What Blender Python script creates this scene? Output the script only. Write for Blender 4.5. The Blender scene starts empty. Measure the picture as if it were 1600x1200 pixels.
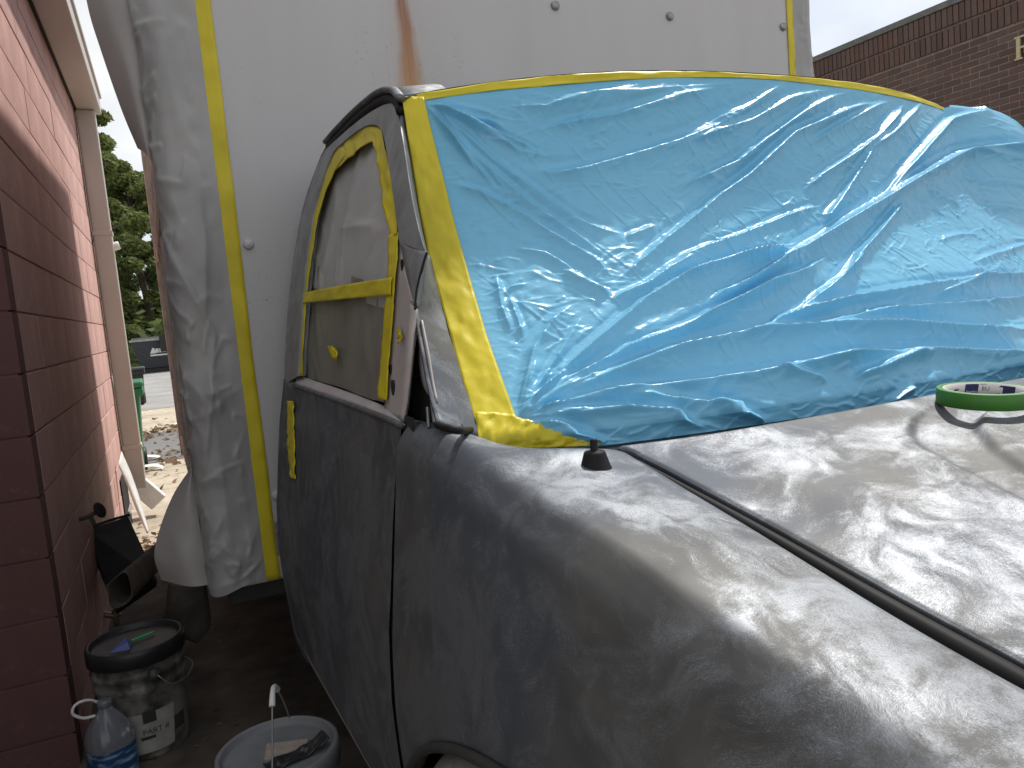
import bpy, bmesh, math, random
import numpy as np
from mathutils import Vector, Matrix
SC = bpy.context.scene
COL = SC.collection
random.seed(7)
RNG = np.random.default_rng(11)

# ------------------------------------------------------------------ camera
F = 1202.0                       # focal length in pixels of the 1600 wide photograph
CAM = np.array([0.0, 0.0, 1.4])
yaw, pit, rol = (math.radians(v) for v in (24.5, 5.85, 5.0))
FW = np.array([math.sin(yaw)*math.cos(pit), math.cos(yaw)*math.cos(pit), -math.sin(pit)])
R0 = np.array([math.cos(yaw), -math.sin(yaw), 0.0])
U0 = np.cross(R0, FW)
RT = R0*math.cos(rol) - U0*math.sin(rol)
UP = U0*math.cos(rol) + R0*math.sin(rol)
cd = bpy.data.cameras.new('camera')
cam = bpy.data.objects.new('camera', cd)
COL.objects.link(cam)
cd.sensor_width = 36.0
cd.lens = F/1600.0*36.0
cd.clip_start = 0.02
cd.clip_end = 2000
cam.matrix_world = Matrix(((RT[0], UP[0], -FW[0], CAM[0]), (RT[1], UP[1], -FW[1], CAM[1]),
                           (RT[2], UP[2], -FW[2], CAM[2]), (0, 0, 0, 1)))
cd.dof.use_dof = False
SC.camera = cam

# ------------------------------------------------------------------ sky, sun, exposure
SUN_EL = math.radians(57)
SUN_AZ = math.radians(27)        # from +X towards +Y
SUN_DIR = Vector((math.cos(SUN_EL)*math.cos(SUN_AZ), math.cos(SUN_EL)*math.sin(SUN_AZ), math.sin(SUN_EL)))
w = bpy.data.worlds.new('World'); SC.world = w; w.use_nodes = True
nt = w.node_tree; nt.nodes.clear()
def wn(t, **k):
    n = nt.nodes.new(t)
    for a, b in k.items(): setattr(n, a, b)
    return n
out = wn('ShaderNodeOutputWorld'); bg = wn('ShaderNodeBackground'); bg.inputs[1].default_value = 0.10
sky = wn('ShaderNodeTexSky', sky_type='NISHITA', sun_disc=False)
sky.sun_elevation = SUN_EL
sky.sun_rotation = math.pi/2 - SUN_AZ
sky.air_density = 1.0; sky.dust_density = 1.0; sky.ozone_density = 1.0
tc = wn('ShaderNodeTexCoord'); mp = wn('ShaderNodeMapping'); mp.inputs['Scale'].default_value = (1, 1, 2.2)
cn = wn('ShaderNodeTexNoise'); cn.inputs['Scale'].default_value = 2.3; cn.inputs['Detail'].default_value = 7; cn.inputs['Roughness'].default_value = .55
cr = wn('ShaderNodeValToRGB'); cr.color_ramp.elements[0].position = .28; cr.color_ramp.elements[1].position = .55; cr.color_ramp.elements[0].color = (.5, .5, .5, 1)
cn2 = wn('ShaderNodeTexNoise'); cn2.inputs['Scale'].default_value = 4.5; cn2.inputs['Detail'].default_value = 5
cr2 = wn('ShaderNodeValToRGB'); cr2.color_ramp.elements[0].position = .3; cr2.color_ramp.elements[1].position = .7
cr2.color_ramp.elements[0].color = (5.2, 5.4, 5.7, 1); cr2.color_ramp.elements[1].color = (7.2, 7.3, 7.4, 1)
mx = wn('ShaderNodeMix', data_type='RGBA')
L = nt.links.new
L(tc.outputs['Generated'], mp.inputs[0]); L(mp.outputs[0], cn.inputs['Vector']); L(cn.outputs[0], cr.inputs[0])
L(mp.outputs[0], cn2.inputs['Vector']); L(cn2.outputs[0], cr2.inputs[0])
L(cr.outputs[0], mx.inputs[0]); L(sky.outputs[0], mx.inputs[6]); L(cr2.outputs[0], mx.inputs[7])
L(mx.outputs[2], bg.inputs[0]); L(bg.outputs[0], out.inputs[0])
sd = bpy.data.lights.new('sun', 'SUN'); sd.energy = 3.0; sd.angle = math.radians(2.6); sd.color = (1, .95, .87)
so = bpy.data.objects.new('sun', sd); COL.objects.link(so)
so.rotation_euler = (-SUN_DIR).to_track_quat('-Z', 'Y').to_euler(); so.location = (8, 8, 20)
vs = SC.view_settings; vs.view_transform = 'Standard'; vs.look = 'None'; vs.gamma = 1; vs.exposure = 0.5
vs.use_curve_mapping = False
try: SC.cycles.max_bounces = 8; SC.cycles.transparent_max_bounces = 8
except Exception: pass

# ------------------------------------------------------------------ helpers
def ray(x, y): return FW + RT*(x-800)/F + UP*(600-y)/F
def PX(x, y, X): d = ray(x, y); return CAM + d*(X/d[0])
def PY(x, y, Y): d = ray(x, y); return CAM + d*(Y/d[1])
def PZ(x, y, Z): d = ray(x, y); return CAM + d*((Z-CAM[2])/d[2])
def proj(p):
    d = np.asarray(p) - CAM; z = d@FW
    return np.stack([800+F*(d@RT)/z, 600-F*(d@UP)/z], -1)

def put(o, parent):
    COL.objects.link(o)
    if parent is not None:
        o.parent = parent
        p = parent; off = Vector((0, 0, 0))
        off = WLOC.get(parent.name, Vector((0, 0, 0)))
        o.matrix_parent_inverse = Matrix.Translation(-off)
        WLOC[o.name] = Vector((0, 0, 0))
    return o
WLOC = {}
def tag(o, label, cat, group=None):
    o['label'] = label; o['category'] = cat
    if group: o['group'] = group
    return o
def thing(name, label, cat, loc=(0, 0, 0), group=None):
    o = bpy.data.objects.new(name, None); COL.objects.link(o)
    o.location = loc; WLOC[o.name] = Vector(loc); o.empty_display_size = .1
    return tag(o, label, cat, group)
def struct(o, kind='structure'): o['kind'] = kind; return o
def mk(name, verts, faces, mat, parent=None, smooth=True, thick=0, bevel=0, sub=0, offs=-1):
    me = bpy.data.meshes.new(name)
    me.from_pydata([tuple(float(c) for c in v) for v in verts], [], [tuple(int(i) for i in f) for f in faces])
    me.update()
    bm = bmesh.new(); bm.from_mesh(me); bmesh.ops.recalc_face_normals(bm, faces=bm.faces); bm.to_mesh(me); bm.free()
    return fin(name, me, mat, parent, smooth, thick, bevel, sub, offs)
def fin(name, me, mat, parent=None, smooth=True, thick=0, bevel=0, sub=0, offs=-1):
    o = bpy.data.objects.new(name, me)
    if isinstance(mat, (list, tuple)):
        for m in mat: me.materials.append(m)
    elif mat: me.materials.append(mat)
    if smooth: me.polygons.foreach_set('use_smooth', [True]*len(me.polygons))
    if sub:
        m = o.modifiers.new('sub', 'SUBSURF'); m.levels = sub; m.render_levels = sub
    if thick:
        m = o.modifiers.new('solid', 'SOLIDIFY'); m.thickness = thick; m.offset = offs
    if bevel:
        m = o.modifiers.new('bev', 'BEVEL'); m.width = bevel; m.segments = 2; m.limit_method = 'ANGLE'; m.angle_limit = math.radians(35)
    return put(o, parent)
def gridmesh(name, A, closed_u=False):
    """A[n,m,3] -> mesh, fast; normals orientated along the grid order"""
    n, m, _ = A.shape
    V = A.reshape(-1, 3)
    ii = np.arange(n-1)[:, None]; mm = m if closed_u else m-1; jj = np.arange(mm)[None, :]; j2 = (jj+1) % m
    Fq = np.stack([ii*m+jj, ii*m+j2, (ii+1)*m+j2, (ii+1)*m+jj], -1).reshape(-1, 4)
    me = bpy.data.meshes.new(name)
    me.vertices.add(len(V)); me.vertices.foreach_set('co', V.astype(np.float32).ravel())
    me.loops.add(Fq.size); me.loops.foreach_set('vertex_index', Fq.astype(np.int32).ravel())
    me.polygons.add(len(Fq)); me.polygons.foreach_set('loop_start', np.arange(0, Fq.size, 4, dtype=np.int32))
    me.update(calc_edges=True); me.validate()
    return me
def grid(name, A, mat, parent=None, face=None, **k):
    """face: a point the front side should look at"""
    A = np.asarray(A, float)
    if face is not None:
        c = A[A.shape[0]//2, A.shape[1]//2]
        i, j = A.shape[0]//2, A.shape[1]//2
        a = A[i, min(j+1, A.shape[1]-1)] - A[i, j-1 if j else 0]; b = A[min(i+1, A.shape[0]-1), j] - A[i-1 if i else 0, j]
        if np.dot(np.cross(a, b), np.asarray(face)-c) < 0: A = A[:, ::-1]
    return fin(name, gridmesh(name, A), mat, parent, **k)
def rs(P, n, closed=False):
    """resample a polyline to n points with a Catmull-Rom spline"""
    P = np.asarray(P, float)
    if len(P) == 2:
        t = np.linspace(0, 1, n)[:, None]; return P[0]*(1-t)+P[1]*t
    Q = np.vstack([2*P[0]-P[1], P, 2*P[-1]-P[-2]])
    dense = []
    for i in range(len(P)-1):
        p0, p1, p2, p3 = Q[i:i+4]
        for t in np.linspace(0, 1, 24, endpoint=False):
            dense.append(.5*((2*p1)+(-p0+p2)*t+(2*p0-5*p1+4*p2-p3)*t*t+(-p0+3*p1-3*p2+p3)*t**3))
    dense.append(P[-1]); D = np.array(dense)
    s = np.r_[0, np.cumsum(np.linalg.norm(np.diff(D, axis=0), axis=1))]
    t = np.linspace(0, s[-1], n)
    return np.stack([np.interp(t, s, D[:, k]) for k in range(D.shape[1])], -1)
def loft(name, a, b, mat, parent=None, n=24, rows=2, bulge=None, **k):
    """strip between two 3-D chains"""
    A = rs(a, n); B = rs(b, n)
    G = np.stack([A*(1-t)+B*t for t in np.linspace(0, 1, rows)])
    if bulge is not None:
        s = np.sin(np.linspace(0, 1, rows)*math.pi)[:, None, None]; G = G + s*np.asarray(bulge)
    return grid(name, G, mat, parent, **k)
def bmobj(name, bm, mat, parent=None, smooth=False, **k):
    bmesh.ops.recalc_face_normals(bm, faces=bm.faces)
    me = bpy.data.meshes.new(name); bm.to_mesh(me); bm.free()
    return fin(name, me, mat, parent, smooth, **k)
def addbox(bm, lo, hi, mat=None):
    lo = Vector(lo); hi = Vector(hi); c = (lo+hi)/2; s = hi-lo
    M = (mat or Matrix()) @ Matrix.Translation(c) @ Matrix.Diagonal((s.x, s.y, s.z, 1))
    bmesh.ops.create_cube(bm, size=1, matrix=M)
def box(name, lo, hi, mat, parent=None, bevel=.004, M=None, **k):
    bm = bmesh.new(); addbox(bm, lo, hi, M)
    return bmobj(name, bm, mat, parent, bevel=bevel, **k)
def lathe(name, prof, mat, parent=None, c=(0, 0, 0), n=48, M=None, smooth=True, **k):
    """prof: list of (r,z)"""
    a = np.linspace(0, 2*math.pi, n, endpoint=False)
    P = np.array(prof, float)
    A = np.stack([np.stack([r*np.cos(a), r*np.sin(a), np.full(n, z)], -1) for r, z in P])
    if M is not None:
        R = np.array(M.to_3x3()); A = A@R.T
    A = A + np.asarray(c, float)
    V = A.reshape(-1, 3); m = n
    fs = []
    for i in range(len(P)-1):
        for j in range(n):
            fs.append((i*m+j, i*m+(j+1) % m, (i+1)*m+(j+1) % m, (i+1)*m+j))
    if P[0, 0] > 1e-5: pass
    return mk(name, V, fs, mat, parent, smooth, **k)
def tube(name, pts, r, mat, parent=None, n=10, smooth=True, res=None, flat=1.0, **k):
    P = rs(pts, res or max(8, len(pts)*6)); N = len(P)
    rr = np.full(N, r) if np.isscalar(r) else np.interp(np.linspace(0, 1, N), np.linspace(0, 1, len(r)), r)
    V = []; T = np.gradient(P, axis=0); up = np.array([0, 0, 1.0])
    if abs(T[0]@up)/np.linalg.norm(T[0]) > .9: up = np.array([1.0, 0, 0])
    nrm = None
    for i in range(N):
        t = T[i]/np.linalg.norm(T[i])
        nrm = up-(up@t)*t if nrm is None else nrm-(nrm@t)*t
        nrm /= np.linalg.norm(nrm); b = np.cross(t, nrm)
        for a in np.linspace(0, 2*math.pi, n, endpoint=False):
            V.append(P[i]+rr[i]*(math.cos(a)*nrm*flat+math.sin(a)*b))
    fs = [(i*n+j, i*n+(j+1) % n, (i+1)*n+(j+1) % n, (i+1)*n+j) for i in range(N-1) for j in range(n)]
    fs += [tuple(range(n)), tuple(range((N-1)*n, N*n))]
    return mk(name, V, fs, mat, parent, smooth, **k)
def vnoise(x, y, seed, scale=1.0):
    """smooth value noise, arrays"""
    g = np.random.default_rng(seed).random((257, 257))*2-1
    x = np.asarray(x)*scale+57.3; y = np.asarray(y)*scale+91.7
    xi = np.floor(x).astype(int); yi = np.floor(y).astype(int); fx = x-xi; fy = y-yi
    fx = fx*fx*(3-2*fx); fy = fy*fy*(3-2*fy); xi %= 256; yi %= 256
    return (g[xi, yi]*(1-fx)+g[xi+1, yi]*fx)*(1-fy)+(g[xi, yi+1]*(1-fx)+g[xi+1, yi+1]*fx)*fy
def folds(px, py, lines, soft=1.0, pw=1.5):
    """height field from ridge polylines; px,py metric coordinates, lines: (pts, height, width)"""
    Hh = np.zeros(px.shape)
    for pts, h, wd in lines:
        P = np.asarray(pts, float)
        lo = P.min(0)-wd*4; hi = P.max(0)+wd*4
        m = (px > lo[0]) & (px < hi[0]) & (py > lo[1]) & (py < hi[1])
        if not m.any(): continue
        x = px[m]; y = py[m]
        seg = np.linalg.norm(np.diff(P, axis=0), axis=1); cs = np.r_[0, np.cumsum(seg)]; tot = cs[-1]+1e-9
        bd = np.full(x.shape, 9.0); bs = np.zeros(x.shape); sg = np.zeros(x.shape)
        for i in range(len(P)-1):
            d = P[i+1]-P[i]; l2 = d@d+1e-12
            t = np.clip(((x-P[i, 0])*d[0]+(y-P[i, 1])*d[1])/l2, 0, 1)
            ex = x-(P[i, 0]+t*d[0]); ey = y-(P[i, 1]+t*d[1]); dd = np.hypot(ex, ey)
            q = dd < bd
            bd = np.where(q, dd, bd); bs = np.where(q, cs[i]+t*seg[i], bs); sg = np.where(q, np.sign(d[0]*ey-d[1]*ex), sg)
        s = bs/tot
        tap = np.clip(np.minimum(s/.18, (1-s)/.22), 0, 1); tap = tap*tap*(3-2*tap)
        wloc = wd*np.where(sg > 0, .7, 1.45)*soft*(.35+.65*tap)
        Hh[m] += h*tap*(np.exp(-(bd/wloc)**pw)-(.3*np.exp(-((bd-2.1*wd)/(.9*wd))**2)*(sg > 0) if pw < 1.4 else 0))
    return Hh

# ------------------------------------------------------------------ materials
class MT:
    def __init__(s, name):
        s.m = bpy.data.materials.new(name); s.m.use_nodes = True
        s.t = s.m.node_tree; s.b = s.t.nodes['Principled BSDF']; s.o = s.t.nodes['Material Output']
        s.tc = s.t.nodes.new('ShaderNodeTexCoord')
    def n(s, t, **k):
        x = s.t.nodes.new(t)
        for a, b in k.items():
            if a in x.inputs.keys() if hasattr(x.inputs, 'keys') else False: x.inputs[a].default_value = b
            else: setattr(x, a, b)
        return x
    def l(s, a, b): s.t.links.new(a, b)
    def map(s, scale=(1, 1, 1), rot=(0, 0, 0), loc=(0, 0, 0), src=None):
        m = s.t.nodes.new('ShaderNodeMapping'); m.inputs['Scale'].default_value = scale; m.inputs['Rotation'].default_value = rot
        m.inputs['Location'].default_value = loc
        s.l(src or s.tc.outputs['Object'], m.inputs[0]); return m.outputs[0]
    def noise(s, scale, detail=4, rough=.5, vec=None, dist=0):
        x = s.t.nodes.new('ShaderNodeTexNoise'); x.inputs['Scale'].default_value = scale; x.inputs['Detail'].default_value = detail
        x.inputs['Roughness'].default_value = rough; x.inputs['Distortion'].default_value = dist
        s.l(vec or s.tc.outputs['Object'], x.inputs['Vector']); return x.outputs[0]
    def ramp(s, fac, stops):
        r = s.t.nodes.new('ShaderNodeValToRGB'); e = r.color_ramp.elements
        while len(e) < len(stops): e.new(.5)
        for i, (p, c) in enumerate(stops):
            e[i].position = p; e[i].color = (c, c, c, 1) if np.isscalar(c) else (*c, 1)
        s.l(fac, r.inputs[0]); return r.outputs[0]
    def mix(s, fac, a, b, mode='MIX'):
        x = s.t.nodes.new('ShaderNodeMix'); x.data_type = 'RGBA'; x.blend_type = mode
        for i, v in ((0, fac), (6, a), (7, b)):
            if hasattr(v, 'default_value') or hasattr(v, 'is_linked'): s.l(v, x.inputs[i])
            else: x.inputs[i].default_value = v if np.isscalar(v) else (*v, 1)
        return x.outputs[2]
    def math(s, op, a, b=0, c=0):
        x = s.t.nodes.new('ShaderNodeMath'); x.operation = op
        for i, v in ((0, a), (1, b), (2, c)):
            if hasattr(v, 'is_linked'): s.l(v, x.inputs[i])
            else: x.inputs[i].default_value = v
        return x.outputs[0]
    def bump(s, h, strength=.3, dist=.01, nrm=None):
        x = s.t.nodes.new('ShaderNodeBump'); x.inputs['Strength'].default_value = strength; x.inputs['Distance'].default_value = dist
        s.l(h, x.inputs['Height'])
        if nrm is not None: s.l(nrm, x.inputs['Normal'])
        s.l(x.outputs[0], s.b.inputs['Normal']); return x.outputs[0]
    def set(s, **k):
        nm = dict(col='Base Color', rough='Roughness', metal='Metallic', spec='Specular IOR Level', trans='Transmission Weight', coat='Coat Weight', alpha='Alpha')
        for a, v in k.items():
            i = s.b.inputs[nm[a]]
            if hasattr(v, 'is_linked'): s.l(v, i)
            else: i.default_value = v if np.isscalar(v) else (*v, 1)
        return s
def simple(name, col, rough=.6, metal=0, var=.25, scale=12, bump=0, spec=.5, bscale=80):
    m = MT(name); n = m.noise(scale, 5, .6)
    c = m.mix(m.ramp(n, [(.3, 0), (.7, 1)]), tuple(x*(1-var) for x in col), tuple(min(1, x*(1+var)) for x in col))
    m.set(col=c, rough=rough, metal=metal, spec=spec)
    if bump: m.bump(m.noise(bscale, 4), bump, .004)
    return m.m

def mat_sanded():
    m = MT('sanded_steel')
    sw = m.t.nodes.new('ShaderNodeTexNoise'); sw.inputs['Scale'].default_value = 5; sw.inputs['Detail'].default_value = 2
    m.l(m.tc.outputs['Object'], sw.inputs['Vector'])
    warp = m.t.nodes.new('ShaderNodeVectorMath'); warp.operation = 'SCALE'; warp.inputs['Scale'].default_value = .22
    m.l(sw.outputs['Color'], warp.inputs[0])
    add = m.t.nodes.new('ShaderNodeVectorMath'); add.operation = 'ADD'; m.l(m.tc.outputs['Object'], add.inputs[0]); m.l(warp.outputs[0], add.inputs[1])
    wv = add.outputs[0]
    big = m.noise(6.5, 4, .55, m.map((1, 1, 1), (0, 0, 0), (.37, .21, .6), src=wv), .4)
    mid = m.noise(26, 4, .6, wv, .5)
    hair1 = m.noise(1.0, 3, .7, m.map((1900, 160, 700), (0, 0, .7), src=wv))
    hair2 = m.noise(1.0, 3, .7, m.map((190, 2100, 700), (0, 0, .35), src=wv))
    hair = m.math('MAXIMUM', hair1, hair2)
    blot = m.math('ADD', m.math('MULTIPLY', big, .62), m.math('MULTIPLY', mid, .38))
    msk = m.math('ADD', blot, m.math('MULTIPLY', m.math('SUBTRACT', hair, .58), .55))
    fac = m.ramp(msk, [(.44, 0), (.60, 1)])
    prim = m.mix(m.ramp(m.noise(9, 3), [(.35, 0), (.65, 1)]), (.092, .092, .093), (.142, .141, .138))
    blue = m.ramp(m.noise(2.6, 3, .5), [(.42, 0), (.6, 1)])
    prim = m.mix(m.math('MULTIPLY', blue, .75), prim, (.084, .097, .125))
    steel = m.mix(m.ramp(hair, [(.4, 0), (.75, 1)]), (.185, .197, .218), (.325, .342, .37))
    m.set(col=m.mix(fac, prim, steel), metal=m.math('ADD', m.math('MULTIPLY', fac, .35), .6), rough=m.ramp(m.math('ADD', m.math('MULTIPLY', fac, .6), m.math('MULTIPLY', hair, .4)), [(.2, .68), (.9, .58)]), spec=.35)
    m.bump(hair, .16, .0006)
    return m.m
def mat_film():
    m = MT('blue_plastic_film')
    wv = m.tc.outputs['Object']
    n1 = m.noise(1.0, 4, .6, m.map((45, 45, 130), (0.5, 0, .5)), .8)
    n2 = m.noise(70, 3, .6, None, .6)
    lines = m.t.nodes.new('ShaderNodeTexWave'); lines.inputs['Scale'].default_value = 1; lines.inputs['Distortion'].default_value = .4
    lines.bands_direction = 'X'; m.l(m.map((4.5, 4.5, 4.5), (.5, .35, .45)), lines.inputs['Vector'])
    ln = m.ramp(lines.outputs[1], [(.0, 1), (.03, 0)])
    h = m.math('ADD', m.math('ADD', m.math('MULTIPLY', n1, .8), m.math('MULTIPLY', n2, .3)), m.math('MULTIPLY', ln, .0))
    m.set(col=m.mix(m.ramp(m.noise(2.2, 3), [(.3, 0), (.7, 1)]), (.175, .53, .80), (.225, .59, .85)), rough=.29, spec=.5)
    m.bump(h, .22, .005)
    tr = m.t.nodes.new('ShaderNodeBsdfTranslucent'); tr.inputs[0].default_value = (.15, .52, .78, 1)
    ms = m.t.nodes.new('ShaderNodeMixShader'); ms.inputs[0].default_value = .22
    m.l(m.b.outputs[0], ms.inputs[1]); m.l(tr.outputs[0], ms.inputs[2]); m.l(ms.outputs[0], m.o.inputs[0])
    return m.m
def mat_tape():
    m = MT('yellow_masking_tape')
    n = m.noise(1, 4, .6, m.map((60, 60, 14)))
    m.set(col=m.mix(m.ramp(m.noise(9, 3), [(.3, 0), (.7, 1)]), (.56, .46, .012), (.72, .60, .03)), rough=.42, spec=.4)
    m.bump(n, .25, .003)
    tr = m.t.nodes.new('ShaderNodeBsdfTranslucent'); tr.inputs[0].default_value = (.7, .6, .05, 1)
    ms = m.t.nodes.new('ShaderNodeMixShader'); ms.inputs[0].default_value = .12
    m.l(m.b.outputs[0], ms.inputs[1]); m.l(tr.outputs[0], ms.inputs[2]); m.l(ms.outputs[0], m.o.inputs[0])
    return m.m
def mat_paper(name, a, b, rough=.42):
    m = MT(name)
    m.set(col=m.mix(m.ramp(m.noise(6, 4), [(.3, 0), (.7, 1)]), a, b), rough=rough, spec=.4)
    m.bump(m.noise(38, 4, .6, None, .8), .18, .005)
    return m.m
def mat_panel():
    m = MT('box_panel_white')
    spots = m.ramp(m.noise(120, 2, .5), [(.66, 0), (.73, 1)])
    area = m.ramp(m.noise(2.2, 3), [(.45, 0), (.62, 1)])
    strk = m.ramp(m.noise(1, 4, .6, m.map((5, 5, .9))), [(.4, 0), (.75, 1)])
    c = m.mix(m.math('MULTIPLY', strk, .4), (.47, .467, .48), (.39, .378, .382))
    c = m.mix(m.math('MULTIPLY', m.math('MULTIPLY', spots, area), .7), c, (.22, .2, .19))
    # rust streak running down from a corroded bolt
    sx = m.t.nodes.new('ShaderNodeSeparateXYZ'); m.l(m.tc.outputs['Object'], sx.inputs[0])
    wob = m.math('MULTIPLY', m.math('SUBTRACT', m.noise(6, 2), .5), .05)
    dz = m.math('SUBTRACT', 2.43, sx.outputs[2])
    cx = m.math('ADD', m.math('SUBTRACT', sx.outputs[0], .846), m.math('ADD', wob, m.math('MULTIPLY', dz, -.012)))
    wd = m.math('ADD', .019, m.math('MULTIPLY', dz, .11))
    r = m.math('DIVIDE', m.math('ABSOLUTE', cx), wd)
    core = m.math('MULTIPLY', m.ramp(r, [(.3, 1), (1, 0)]), m.ramp(dz, [(0, 0), (.012, 1)]))
    core = m.math('MULTIPLY', core, m.ramp(m.noise(1, 4, .7, m.map((130, 130, 3))), [(.3, .55), (.6, 1)]))
    halo = m.math('MULTIPLY', m.ramp(m.math('DIVIDE', r, 3.2), [(.1, .45), (1, 0)]), m.ramp(dz, [(0, 0), (.05, 1)]))
    halo = m.math('MULTIPLY', halo, m.ramp(m.noise(1, 3, .6, m.map((60, 60, 2.5))), [(.35, 0), (.7, 1)]))
    c = m.mix(m.math('MULTIPLY', halo, .8), c, (.40, .28, .17))
    rc = m.mix(m.ramp(dz, [(0, 0), (.35, 1)]), (.24, .07, .028), (.45, .24, .10))
    c = m.mix(core, c, rc)
    m.set(col=c, rough=.42, spec=.4)
    m.bump(m.noise(9, 3), .05, .01)
    return m.m
def mat_cmu(name='painted_block', base=(.66, .42, .385)):
    m = MT(name)
    n = m.noise(3, 4); st = m.noise(1, 4, .6, m.map((7, 7, .8)))
    d = tuple(x*.72 for x in base); c = m.mix(m.ramp(n, [(.3, 0), (.7, 1)]), d, base)
    c = m.mix(m.math('MULTIPLY', m.ramp(st, [(.5, 0), (.72, 1)]), .5), c, (base[0]*.5, base[1]*.55, base[2]*.6))
    c = m.mix(m.math('MULTIPLY', m.ramp(m.noise(22, 3), [(.62, 0), (.72, 1)]), .35), c, tuple(min(1, x*1.25+.01) for x in base))
    m.set(col=c, rough=.75, spec=.3)
    m.bump(m.noise(160, 5, .65), .35, .004)
    return m.m
def mat_ground():
    m = MT('concrete_ground')
    n = m.noise(1.3, 6, .6); n2 = m.noise(8, 5, .6); fine = m.noise(120, 3)
    c = m.mix(m.ramp(n, [(.35, 0), (.65, 1)]), (.42, .355, .275), (.56, .485, .385))
    c = m.mix(m.math('MULTIPLY', m.ramp(n2, [(.5, 0), (.68, 1)]), .6), c, (.17, .14, .11))
    c = m.mix(m.math('MULTIPLY', m.ramp(fine, [(.55, 0), (.7, 1)]), .3), c, (.12, .1, .085))
    m.set(col=c, rough=.85, spec=.25); m.bump(m.math('ADD', n2, m.math('MULTIPLY', fine, .5)), .4, .01)
    return m.m
def mat_asphalt(name, c0, c1):
    m = MT(name); n = m.noise(1.2, 5); f = m.noise(150, 2)
    c = m.mix(m.ramp(n, [(.35, 0), (.65, 1)]), c0, c1); c = m.mix(m.math('MULTIPLY', m.ramp(f, [(.5, 0), (.7, 1)]), .3), c, (.05, .05, .05))
    m.set(col=c, rough=.85, spec=.25); m.bump(f, .4, .005); return m.m
def mat_brick():
    m = MT('brown_brick')
    oi = m.t.nodes.new('ShaderNodeObjectInfo')
    c = m.ramp(oi.outputs['Random'], [(0, (.082, .055, .048)), (.45, (.105, .07, .061)), (.8, (.12, .085, .075)), (1, (.115, .065, .052))])
    c = m.mix(m.math('MULTIPLY', m.ramp(m.noise(30, 4), [(.4, 0), (.7, 1)]), .4), c, (.075, .05, .045))
    m.set(col=c, rough=.85, spec=.25); m.bump(m.noise(140, 3), .3, .004); return m.m
def mat_leaf(name, c0, c1):
    m = MT(name); oi = m.t.nodes.new('ShaderNodeNewGeometry')
    c = m.ramp(oi.outputs['Random Per Island'], [(0, c0), (1, c1)])
    m.set(col=c, rough=.6, spec=.3)
    tr = m.t.nodes.new('ShaderNodeBsdfTranslucent'); m.l(c, tr.inputs[0])
    ms = m.t.nodes.new('ShaderNodeMixShader'); ms.inputs[0].default_value = .3
    m.l(m.b.outputs[0], ms.inputs[1]); m.l(tr.outputs[0], ms.inputs[2]); m.l(ms.outputs[0], m.o.inputs[0])
    return m.m
M_STEEL = mat_sanded(); M_FILM = mat_film(); M_TAPE = mat_tape(); M_PANEL = mat_panel()
M_PAPER = mat_paper('grey_masking_film', (.29, .287, .29), (.36, .353, .353), .36); M_PAPER2 = mat_paper('smooth_masking_film', (.36, .335, .33), (.40, .375, .37), .5)
M_WIN = mat_paper('window_masking_film', (.30, .30, .305), (.40, .395, .40), .3); M_WIN2 = mat_paper('brown_window_paper', (.14, .135, .115), (.21, .20, .175), .4)
M_FRAME = simple('pale_frame_grey', (.24, .247, .262), .5, .25, .25, 16, .15, .4, 300)  # paler grey than the sanded steel of the door
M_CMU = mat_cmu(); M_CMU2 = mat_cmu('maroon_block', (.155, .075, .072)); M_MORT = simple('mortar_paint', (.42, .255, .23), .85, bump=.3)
M_PRIMER = simple('pink_grey_primer', (.40, .36, .355), .45, 0, .15, 14, spec=.4)
M_BLACK = simple('black_rubber', (.012, .012, .013), .6, spec=.15); M_DARK = simple('dark_interior', (.012, .012, .014), .8)
M_UNDER = simple('dirty_underbody', (.03, .028, .026), .8)
M_GROUND = mat_ground(); M_ASPH = mat_asphalt('asphalt_pale', (.27, .265, .26), (.36, .355, .345)); M_ASPHD = mat_asphalt('asphalt_dark', (.15, .148, .145), (.21, .205, .2))
M_BRICK = mat_brick(); M_BMORT = simple('brick_mortar', (.20, .165, .155), .9)
M_TAN = simple('tan_painted_metal', (.45, .41, .375), .45, 0, .06, 3); M_GREY = simple('grey_metal_trim', (.3, .3, .29), .5)
M_WHITE = simple('white_plastic', (.72, .72, .70), .5, 0, .1)
M_GALV = simple('galvanised_bolt', (.28, .29, .29), .45, .7, .3, 60)

# ------------------------------------------------------------------ the ground
def sheet(name, x0, x1, y0, y1, z, mat, nx=2, ny=2, amp=0):
    X, Y = np.meshgrid(np.linspace(x0, x1, nx), np.linspace(y0, y1, ny))
    Z = np.full(X.shape, z) + amp*vnoise(X, Y, 5, 1.5)
    return struct(grid(name, np.stack([X, Y, Z], -1), mat, None, face=(0, 0, 1e3), smooth=True))
sheet('ground', -300, 300, -120, 600, 0, M_GROUND)
sheet('asphalt_strip', -6, 6, 9.4, 12.3, .006, M_ASPHD, 12, 12, .002)
ds_ = sheet('dirt_shade_patch', -1.3, 6.5, -5, 5.0, .004, simple('dirty_shaded_concrete', (.085, .07, .056), .9, 0, .5, 5, .5), 40, 40, .002)  # alley dirt, darkened more and spread under the truck to stand for shade
sheet('road', -60, 60, 16.3, 70, .004, M_ASPH)

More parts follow.
